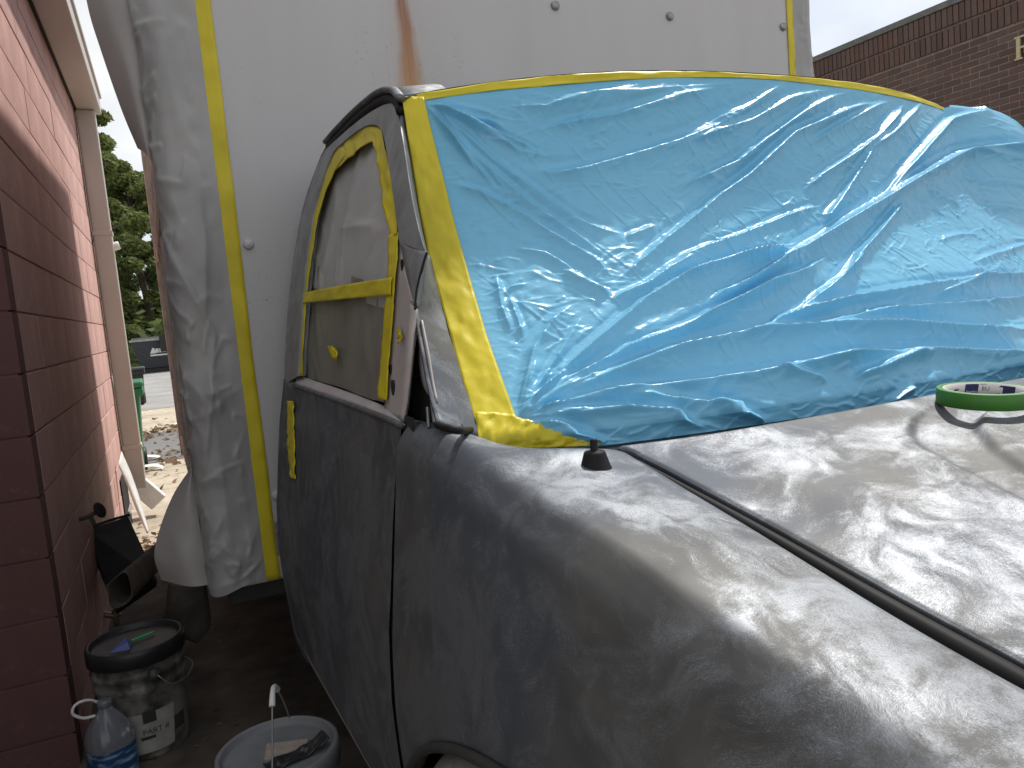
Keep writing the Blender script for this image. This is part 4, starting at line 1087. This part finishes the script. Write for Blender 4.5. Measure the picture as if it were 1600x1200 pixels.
# ------------------------------------------------------------------ trees behind the yard
M_BARK = simple('bark', (.09, .07, .055), .9, bump=.5)
LEAFS = [mat_leaf('leaf_green', (.085, .125, .035), (.23, .265, .085)), mat_leaf('leaf_dark', (.055, .085, .028), (.15, .185, .065))]
def tree(x, y, h, rad, mat, label, seed, nl=9000, base=.0):
    r2 = np.random.default_rng(seed)
    t = thing('tree', label, 'tree', (x, y, 0), 'trees at the back of the yard')
    tube('trunk', [(x, y, 0), (x+.2, y, h*.3), (x-.1, y+.1, h*.6), (x+.1, y, h*.93)], [.28, .2, .12, .03], M_BARK, t, 8)
    V_ = []; F_ = []; cl = []
    for k in range(60):
        z = h*r2.uniform(.12, .97); rr = rad*math.sqrt(max(.03, 1-((z/h-.45)/.56)**2))*r2.uniform(.35, 1.0); a = r2.uniform(0, 2*math.pi)
        c = np.array([x+rr*math.cos(a), y+rr*math.sin(a), z]); cl.append((c, rad*r2.uniform(.18, .36)))
        if k % 2 == 0: tube('limb', [(x, y, z*.85), ((x+c[0])/2, (y+c[1])/2, z*.97), tuple(c)], [.07, .05, .015], M_BARK, t, 5, res=8)
    per = nl//len(cl)
    Vt = []
    for c, s_ in cl:
        P = r2.normal(0, 1, (per, 3)); P /= np.linalg.norm(P, axis=1)[:, None]; P *= (r2.random((per, 1))**.45)*s_; P[:, 2] *= .6; P += c
        n_ = r2.normal(0, 1, (per, 3)); n_ /= np.linalg.norm(n_, axis=1)[:, None]; a_ = np.cross(n_, [.3, .5, .8]); a_ /= np.linalg.norm(a_, axis=1)[:, None]; b_ = np.cross(n_, a_); l = r2.uniform(.07, .16, (per, 1))
        Vt.append(np.stack([P-a_*l, P-b_*l*.45, P+a_*l, P+b_*l*.45], 1).reshape(-1, 3))
    V_ = np.concatenate(Vt).tolist(); F_ = np.arange(len(V_)).reshape(-1, 4).tolist()
    me = bpy.data.meshes.new('crown'); me.from_pydata(V_, [], F_); me.update()
    fin('crown', me, mat, t, False)
def tpos(px, Y): return PY(px, 525, Y)[0]
tree(tpos(158, 38), 38, 12.6, 2.2, LEAFS[0], 'tall bright green tree right behind the downspout', 1, 60000)
tree(tpos(232, 44), 44, 9.8, 2.9, LEAFS[0], 'rounder green tree against the edge of the cargo box', 2, 55000)
tree(tpos(195, 50), 50, 10.2, 3.2, LEAFS[1], 'dark green tree filling the middle of the gap behind the bin', 3, 50000)
tree(tpos(120, 46), 46, 11.5, 3.6, LEAFS[1], 'dark green tree mostly hidden behind the block building', 4, 30000)
tree(tpos(330, 52), 52, 9.5, 3.4, LEAFS[1], 'dark green tree hidden behind the cargo box', 5, 4000)
V_ = []; F_ = []
for k in range(5000):
    p = np.array([RNG.uniform(-14, 12), RNG.uniform(34.5, 40), 0]); p[2] = abs(RNG.normal(0, 1.1))*(1+.35*math.sin(p[0]*1.3)); n_ = RNG.normal(0, 1, 3); n_ /= np.linalg.norm(n_)
    a_ = np.cross(n_, [.2, .4, .9]); a_ /= np.linalg.norm(a_); b_ = np.cross(n_, a_); l = RNG.uniform(.12, .3); b0 = len(V_)
    V_ += [p-a_*l, p-b_*l*.5, p+a_*l, p+b_*l*.5]; F_.append((b0, b0+1, b0+2, b0+3))
me = bpy.data.meshes.new('undergrowth'); me.from_pydata([tuple(v) for v in V_], [], F_); me.update()
ug = struct(fin('undergrowth', me, LEAFS[1], None, False), 'stuff'); tag(ug, 'dark tangled undergrowth below the trees at the back', 'undergrowth')

# ------------------------------------------------------------------ bins in the yard
M_BIN = simple('dark_grey_steel', (.035, .038, .045), .6); M_GREEN = simple('green_plastic', (.012, .13, .05), .45, 0, .1); M_KPL = simple('black_plastic', (.012, .012, .013), .5)
dp = PZ(238, 583, 0); dY = dp[1]
dx0, dx1 = PY(209, 575, dY)[0], PY(300, 575, dY)[0]; dz = PY(240, 530, dY)[2]
dm = thing('dumpster', 'dark grey steel dumpster with white lettering at the far end of the yard', 'dumpster', ((dx0+dx1)/2, dY+.8, 0))
b_ = bmesh.new()
vs_ = [b_.verts.new(p) for p in [(dx0+.25, dY+.2, .18), (dx1, dY+.2, .18), (dx1, dY, dz-.06), (dx0, dY, dz-.06), (dx0+.25, dY+1.5, .18), (dx1, dY+1.5, .18), (dx1, dY+1.6, dz+.1), (dx0, dY+1.6, dz+.1)]]
for f in [(0, 1, 2, 3), (4, 7, 6, 5), (0, 4, 5, 1), (0, 3, 7, 4), (1, 5, 6, 2), (3, 2, 6, 7)]: b_.faces.new([vs_[i] for i in f])
bmobj('body', b_, M_BIN, dm, bevel=.02)
box('rim', (dx0-.04, dY-.05, dz-.058), (dx1+.05, dY+.06, dz+.02), M_GREY, dm, .01)
box('skid', (dx0+.2, dY+.24, 0.004), (dx1, dY+1.4, .17), M_KPL, dm, .01)
box('fork_pocket', (PY(250, 540, dY-.2)[0], dY-.25, dz-.5), (dx1+.3, dY-.06, dz+.15), M_KPL, dm, .02)
# white logo: a small peaked mark, a block of letters and a line below
lz = PY(243, 548, dY)[2]; lx = PY(234, 548, dY)[0]
def front(name, pts):
    # on the sloping front: y follows z
    V = [(x, dY+.2-.2*(z-.18)/(dz-.24)-.012, z) for x, z in pts]; return mk(name, V, [tuple(range(len(V)))], M_WHITE, dm, False, thick=.006)
front('logo_mark', [(lx, lz-.10), (lx+.22, lz-.10), (lx+.16, lz+.10), (lx+.1, lz+.12)])
for k in range(3): front('logo_letter', [(lx+.2+k*.13, lz-.08), (lx+.31+k*.13, lz-.08), (lx+.31+k*.13, lz+.08), (lx+.2+k*.13, lz+.08)])
front('logo_line', [(lx, lz-.2), (lx+.6, lz-.2), (lx+.6, lz-.14), (lx, lz-.14)])
# black rolling bin
bp0 = PZ(226, 633, 0); bY = bp0[1]; bx0, bx1 = PY(196, 628, bY)[0], PY(230, 630, bY)[0]; bz = PY(215, 579, bY)[2]
kb = thing('trash_can', 'black rolling trash can behind the green one', 'trash can', ((bx0+bx1)/2, bY+.3, 0))
def bin_(root, x0, x1, y0_, d, z1, mat, lidmat, lip):
    b_ = bmesh.new(); i = (x1-x0)*.10
    vs_ = [b_.verts.new(p) for p in [(x0+i, y0_+.08, .02), (x1-i, y0_+.08, .02), (x1, y0_, z1), (x0, y0_, z1), (x0+i, y0_+d-.06, .02), (x1-i, y0_+d-.06, .02), (x1, y0_+d, z1), (x0, y0_+d, z1)]]
    for f in [(0, 1, 2, 3), (4, 7, 6, 5), (0, 4, 5, 1), (0, 3, 7, 4), (1, 5, 6, 2), (3, 2, 6, 7)]: b_.faces.new([vs_[k] for k in f])
    bmobj('body', b_, mat, root, bevel=.025)
    box('rim', (x0-lip, y0_-lip, z1-.09), (x1+lip, y0_+d+lip, z1-.004), mat, root, .015)
    box('lid', (x0-lip*1.2, y0_-lip*1.3, z1), (x1+lip*1.2, y0_+d+lip, z1+.06), lidmat, root, .02)
    tube('handle', [(x0+.1, y0_+d+lip, z1-.02), (x0+.1, y0_+d+.1, z1-.01), (x1-.1, y0_+d+.1, z1-.01), (x1-.1, y0_+d+lip, z1-.02)], .015, mat, root, 6)
    for xx in (x0+.04, x1-.04):
        lathe('wheel', [(0, -.02), (.1, -.02), (.12, -.01), (.12, .01), (.1, .02), (0, .02)], M_KPL, root, (xx, y0_+d-.02, .12), 20, Matrix.Rotation(math.pi/2, 4, 'Y'))
bin_(kb, bx0, bx1, bY, .6, bz, M_KPL, M_BIN, .03)
box('label_plate', (bx1-.22, bY-.02, bz*.45), (bx1-.12, bY+.04, bz*.5), M_WHITE, kb, .003)
gp = PZ(226, 745, 0); gY = gp[1]-.05; gx1 = PY(221, 620, gY)[0]; gz = PY(212, 606, gY)[2]
gb = thing('trash_can', 'green wheeled trash cart standing just past the downspout', 'trash can', (gx1-.25, gY+.3, 0))
bin_(gb, gx1-.55, gx1-.015, gY, .6, gz, M_GREEN, M_GREEN, .035)

# ------------------------------------------------------------------ clutter along the wall
Z1 = .38
M_BKT = MT('grimy_white_bucket'); _n = M_BKT.noise(9, 5, .6); _n2 = M_BKT.noise(1, 4, .6, M_BKT.map((20, 20, 5)))
M_BKT.set(col=M_BKT.mix(M_BKT.ramp(_n, [(.42, 0), (.58, 1)]), M_BKT.mix(M_BKT.ramp(_n2, [(.4, 0), (.7, 1)]), (.25, .24, .215), (.17, .16, .145)), (.05, .047, .043)), rough=.5); M_BKT = M_BKT.m
M_BKW = simple('white_bucket', (.25, .25, .245), .45, 0, .2, 14)
M_LIDK = simple('black_lid', (.02, .021, .024), .45, 0, .3)
M_LIDG = simple('grey_lid', (.19, .20, .21), .5, 0, .15, 14)
M_WIRE = simple('steel_wire', (.35, .35, .35), .4, .8, .1)
def bucket(name, label, c, body, lidm, r=.150, h=.365, bail=None, side=0.0):
    t = thing(name, label, 'bucket', c)
    c = np.array(c)
    lathe('pail', [(0, .004), (r*.84, .004), (r*.86, .012), (r*.93, h*.62), (r*.955, h*.635), (r*.96, h*.68), (r*.945, h*.69), (r*.955, h*.75), (r*.985, h*.765), (r*.99, h*.80), (r*.965, h*.81), (r*.97, h*.87), (r*.995, h*.88), (r*.995, h*.95)], body, t, c, 64)
    lid = lathe('lid', [(r*1.005, h*.88), (r*1.03, h*.885), (r*1.035, h*.99), (r*1.02, h*1.02), (r*.97, h*1.03), (r*.93, h*1.02), (r*.92, h*.985), (r*.86, h*.98), (r*.4, h*.978), (0, h*.978)], lidm, t, c, 72)
    for a in (side, side+math.pi):
        d = np.array([math.cos(a), math.sin(a), 0]); p = c+d*r*.985+np.array([0, 0, h*.78])
        lathe('bail_ear', [(0, -.004), (.022, -.004), (.022, .010), (.012, .012), (.010, .016), (0, .017)], body, t, p, 20, Matrix.Rotation(a, 4, 'Z') @ Matrix.Rotation(math.pi/2, 4, 'Y'))
    return t, lid
b1, l1 = bucket('bucket', 'grimy white bucket with a black lid standing against the block wall', (-.185, 2.88, 0), M_BKT, M_LIDK, .150, .375, side=math.radians(-70))
c1 = np.array([-.185, 2.88, 0])
tube('bail', [c1+np.array([.06, -.155, .295]), c1+np.array([.10, -.145, .25]), c1+np.array([.155, -.05, .235]), c1+np.array([.15, .05, .25]), c1+np.array([-.04, .155, .295])], .0022, M_WIRE, b1, 6)
def on_pail(name, P2, Fs, a0, z0, s, mat, c, par, r=.150, h=.375, off=.0012):
    V = []
    for x, y in P2:
        z = z0+y*s; rr = np.interp(z, [.012, h*.62], [r*.86, r*.93])+off; a = a0+x*s/rr; V.append(c+np.array([rr*math.cos(a), rr*math.sin(a), z]))
    return mk(name, V, Fs, mat, par, False)
M_LBL = simple('worn_label', (.30, .29, .265), .6, 0, .2, 25); M_INK = simple('dark_ink', (.03, .03, .032), .6)
a_ = math.radians(-84)
P_, Fs_ = patch(-1, 1, -.85, 1.0, .2, 16); on_pail('label', P_, Fs_, a_, .095, .075, M_LBL, c1, b1)
P_, Fs_ = patch(-.3, .45, 0, .75, 0, 10); on_pail('label_block', P_, Fs_, a_, .135, .055, M_INK, c1, b1, off=.0022)
for i, tx in enumerate(['PART #', '1234567'][:1]):
    P_, Fs_ = text2d('PART #'); on_pail('label_text', P_, Fs_, a_-.16, .095, .026, M_INK, c1, b1, off=.0022)
P_, Fs_ = patch(-.3, .6, 0, .22, 0, 8); on_pail('label_line', P_, Fs_, a_-.1, .078, .05, M_INK, c1, b1, off=.0022)
P_, Fs_ = patch(-.5, .5, 0, 1, 0, 8); on_pail('label_block', P_, Fs_, math.radians(-38), .07, .05, M_INK, c1, b1, off=.0022)
# scraps on the black lid
M_BLU = simple('blue_plastic', (.10, .13, .36), .4); M_GRN = simple('bright_green_plastic', (.03, .5, .15), .4)
lc = c1+np.array([0, 0, .375*.98+.002])
o = mk('plastic_scrap', [lc+np.array(p) for p in [(-.075, -.055, 0), (-.015, -.07, 0), (-.01, -.01, .0), (-.03, -.02, .025), (-.02, -.05, .02)]], [(0, 1, 4), (1, 2, 3, 4), (0, 4, 3)], M_BLU, None, False, thick=.002)
tag(o, 'small blue plastic scrap lying on the black bucket lid', 'scrap')
o = tube('plastic_stick', [lc+np.array([-.01, .0, .006]), lc+np.array([.06, .035, .006])], .004, M_GRN, None, 8); tag(o, 'bright green plastic stick lying on the black bucket lid', 'stick')
# jug of water
M_JUG = MT('translucent_jug'); M_JUG.set(col=(.22, .235, .27), rough=.22, trans=.35); M_JUG.bump(M_JUG.noise(30, 3), .15, .004); M_JUG = M_JUG.m
M_JLB = MT('blue_jug_label'); M_JLB.set(col=M_JLB.mix(M_JLB.ramp(M_JLB.noise(1, 3, .5, M_JLB.map((18, 18, 60))), [(.5, 0), (.66, 1)]), (.012, .06, .17), (.22, .32, .42)), rough=.35); M_JLB = M_JLB.m
jc = np.array([-.285, 2.715, 0])
jug = thing('water_jug', 'translucent plastic water jug with a blue label beside the grimy bucket', 'jug', tuple(jc))
jp = [(0, .004), (.060, .004), (.072, .012), (.074, .03), (.074, .105), (.0735, .12), (.072, .14), (.066, .165), (.052, .195), (.034, .220), (.024, .232), (.022, .245)]
n_ = 60; a = np.linspace(0, 2*math.pi, n_, endpoint=False); A = []
for r_, z_ in rs(np.array(jp), 40):
    sq = 1/np.maximum(np.abs(np.cos(a))**3.2+np.abs(np.sin(a))**3.2, 1e-6)**(1/3.2); k_ = min(1, r_/.06)**2*.6; rr = r_*((1-k_)+k_*sq)*.93
    if .13 < z_ < .21: rr = rr*(1+.022*np.sin(a*14+z_*60))
    A.append(np.stack([rr*np.cos(a+.5), rr*np.sin(a+.5), np.full(n_, z_)], -1)+jc)
A = np.array(A); me = gridmesh('body', A, True); me.flip_normals(); fin('body', me, M_JUG, jug)
me = gridmesh('label', np.array([(A[i]-jc)*np.array([1.012, 1.012, 1])+jc for i in range(len(A)) if .035 < A[i, 0, 2] < .118]), True); me.flip_normals(); fin('label', me, M_JLB, jug)
lathe('cap', [(.021, .243), (.0225, .244), (.0225, .262), (.020, .265), (0, .265)], M_JUG, jug, jc, 28)
tube('handle', [jc+np.array(p) for p in [(-.012, .012, .235), (-.02, -.0, .262), (-.045, -.02, .285), (-.075, -.035, .285), (-.085, -.04, .262), (-.06, -.03, .235), (-.03, -.012, .225)]], .0055, M_WHITE, jug, 8, flat=.8)
# second bucket, closest to the camera
c2 = (.150, 1.885, 0)
b2, l2 = bucket('bucket', 'pale bucket with a light grey lid beside the truck sill', c2, M_BKW, M_LIDG, .142, .375, side=math.radians(70))
c2 = np.array(c2)
hp = [c2+np.array(p) for p in [(-.050, -.148, .30), (-.035, -.142, .36), (-.01, -.05, .465), (.005, .005, .52), (.02, .06, .50), (.045, .12, .40), (.05, .148, .30)]]
tube('bail', hp, .0024, M_WIRE, b2, 6, res=40)
g = rs(np.array(hp), 40); tube('grip', g[17:25], [.008, .0065, .0065, .008], M_WHITE, b2, 12)
l2c = c2+np.array([0, 0, .375*.978])
o = mk('cardboard_scrap', [l2c+np.array(p) for p in [(-.035, -.015, .003), (.06, -.045, .003), (.075, .02, .004), (-.02, .055, .004)]], [(0, 1, 2, 3)], simple('cardboard', (.40, .34, .30), .8, 0, .2, 40), None, False, thick=.003)
tag(o, 'pale torn cardboard scrap on the light grey bucket lid', 'scrap')
Xg, Yg = np.meshgrid(np.linspace(0, .15, 40), np.linspace(0, .045, 14)); zg = .010+.006*vnoise(Xg, Yg, 7, 60)+.02*np.clip((Xg-.09)/.06, 0, 1)**2
ct, st_ = math.cos(.22), math.sin(.22); Gs = np.stack([l2c[0]-.03+Xg*ct-Yg*st_, l2c[1]-.085+Xg*st_+Yg*ct, l2c[2]+zg], -1)
o = grid('rubber_strip', Gs, simple('crumpled_black_plastic', (.03, .032, .036), .3), None, face=(0, 0, 9), thick=.003); tag(o, 'crumpled black plastic strip on the light grey bucket lid', 'strip')

# old gutter pieces leaning on the wall
def quadbox(name, q, th, mat, parent=None, **k):
    q = [np.array(p, float) for p in q]; n_ = np.cross(q[1]-q[0], q[3]-q[0]); n_ /= np.linalg.norm(n_)
    if n_@(CAM-q[0]) < 0: n_ = -n_
    V = q+[p-n_*th for p in q]; return mk(name, V, [(0, 1, 2, 3), (4, 7, 6, 5), (0, 4, 5, 1), (1, 5, 6, 2), (2, 6, 7, 3), (3, 7, 4, 0)], mat, parent, False, **k)
M_OLD = simple('grimy_black_metal', (.022, .023, .026), .6, .2, .4); M_OLDB = simple('dirty_brown_metal', (.095, .078, .06), .75, 0, .35, 14)
gu = thing('metal_duct', 'black rectangular metal duct leaning askew against the block wall', 'duct', (-.3, 4.1, 0))
q = [PY(133, 828, 4.15), PY(200, 806, 4.2), PY(246, 905, 3.85), PY(182, 950, 3.85)]
quadbox('duct_face', q, .07, M_OLD, gu, bevel=.006)
tube('duct_flange', [PY(131, 829, 4.13), PY(166, 815, 4.15), PY(203, 804, 4.18)], .007, M_OLD, gu, 8)
tb = thing('downspout_offcut', 'dirty brown downspout offcut lying open end towards the camera', 'downspout', tuple(PY(190, 950, 3.45)))
e0 = np.array([PY(166, 914, 3.42), PY(197, 892, 3.45), PY(206, 934, 3.42), PY(176, 951, 3.40)]); e1 = e0+(PY(262, 852, 4.5)-PY(190, 918, 3.42))*.95
e1 = e1.mean(0)+(e1-e1.mean(0))*1.0
rr_ = []
for p in (e0, e1):
    cc = p.mean(0); ring = rs(np.vstack([p, p[:1]]), 25)[:-1]; rr_.append(ring)
inn_ = [r_.mean(0)+(r_-r_.mean(0))*.90 for r_ in rr_]
me = gridmesh('pipe', np.array([inn_[1], inn_[0], rr_[0], rr_[1]]), True); fin('pipe', me, M_OLDB, tb, False)
quadbox('pipe_end', list(inn_[0][::6]*.25+inn_[1][::6]*.75), .003, M_DARK, tb)
# hanging mud flap under the cargo box
fp = [PY(x, y, 3.5) for x, y in [(262, 912), (322, 910), (330, 972), (318, 994), (300, 1002), (256, 984)]]
rows = loft('mud_flap', [fp[0], (fp[0]+fp[5])/2+np.array([0, -.03, 0]), fp[5], fp[4]], [fp[1], fp[2], fp[3], fp[3]+np.array([-.01, 0, 0])], simple('dirty_mud_flap', (.085, .073, .06), .85, 0, .35, 10), T, 20, 8, bulge=(0, -.05, 0), face=CF, thick=.008)
# tap on the wall
vv = PX(156, 797, wx(4.4)+.07)
tap = thing('wall_tap', 'dark round-handled hose tap sticking out of the block wall', 'tap', tuple(vv))
lathe('hand_wheel', [(.0, -.004), (.030, -.004), (.036, 0), (.030, .004), (0, .004)], M_OLD, tap, vv, 28, Matrix.Rotation(math.radians(65), 4, 'Y') @ Matrix.Rotation(.5, 4, 'X'))
tube('tap_body', [vv, vv+np.array([-.05, .0, -.02]), vv+np.array([-.09, .02, -.03])], .010, M_OLDB, tap, 10)
tube('spout', [vv+np.array([-.04, 0, -.015]), vv+np.array([-.025, -.01, -.06])], .009, M_OLDB, tap, 10)
vv = PX(180, 962, -.33)
vl = thing('pipe_valve', 'small shiny brass pipe valve low on the wall behind the grimy bucket', 'valve', tuple(vv)); M_BRS = simple('worn_brass', (.30, .25, .17), .35, .8)
tube('valve_body', [vv+np.array([-.05, 0, .02]), vv, vv+np.array([.02, 0, .01])], .014, M_BRS, vl, 10); tube('valve_nozzle', [vv+np.array([0, 0, .03]), vv+np.array([0, 0, -.05])], [.012, .015, .012], M_BRS, vl, 12)
# dead leaves and litter
M_DEAD = mat_leaf('dead_leaf', (.10, .055, .03), (.30, .20, .12)); V_ = []; F_ = []
def litter(n, fx, fy, s0, s1, zs=.012):
    for k in range(n):
        p = np.array([fx(), fy(), .008+abs(RNG.normal(0, zs))]); n_ = RNG.normal(0, .5, 3)+np.array([0, 0, 1.2]); n_ /= np.linalg.norm(n_); a_ = np.cross(n_, RNG.normal(0, 1, 3)); a_ /= np.linalg.norm(a_); b_ = np.cross(n_, a_); l = RNG.uniform(s0, s1); b0 = len(V_)
        V_.extend([p-a_*l, p-b_*l*.5, p+a_*l, p+b_*l*.55+n_*l*.2]); F_.append((b0, b0+1, b0+2, b0+3))
litter(190, lambda: RNG.uniform(-.33, .0), lambda: RNG.normal(5.3, .35), .015, .04, .02)
litter(80, lambda: RNG.uniform(-.45, .25), lambda: RNG.normal(12.4, .5), .03, .07)
litter(60, lambda: RNG.uniform(-.35, .25), lambda: RNG.normal(9.6, .6), .03, .06)
litter(60, lambda: RNG.uniform(-.4, .3), lambda: RNG.uniform(6.8, 15), .02, .05)
litter(60, lambda: RNG.uniform(-.35, .2), lambda: RNG.uniform(2.5, 4.4), .008, .02, .004)
me = bpy.data.meshes.new('leaf_litter'); me.from_pydata([tuple(v) for v in V_], [], F_); me.update()
tag(struct(fin('leaf_litter', me, M_DEAD, None, False), 'stuff'), 'dead brown leaves and litter scattered on the concrete', 'leaves')
for (px, py, lab) in [((235), 722, 'white curled paper scrap beside the green trash cart'), (237, 738, 'small white paper scrap below the curled one by the green cart'), (284, 668, 'white paper scrap on the dark asphalt strip at the box edge')]:
    p = PZ(px, py, 0); t_ = np.linspace(0, 3, 8); a = [p+np.array([.10*math.cos(q_), .08*math.sin(q_), .01+.05*math.sin(q_/2)]) for q_ in t_]; b = [q_+np.array([.02, .09, .01]) for q_ in a]
    tag(loft('paper_scrap', a, b, M_WHITE, None, 14, 3, thick=.002), lab, 'paper')
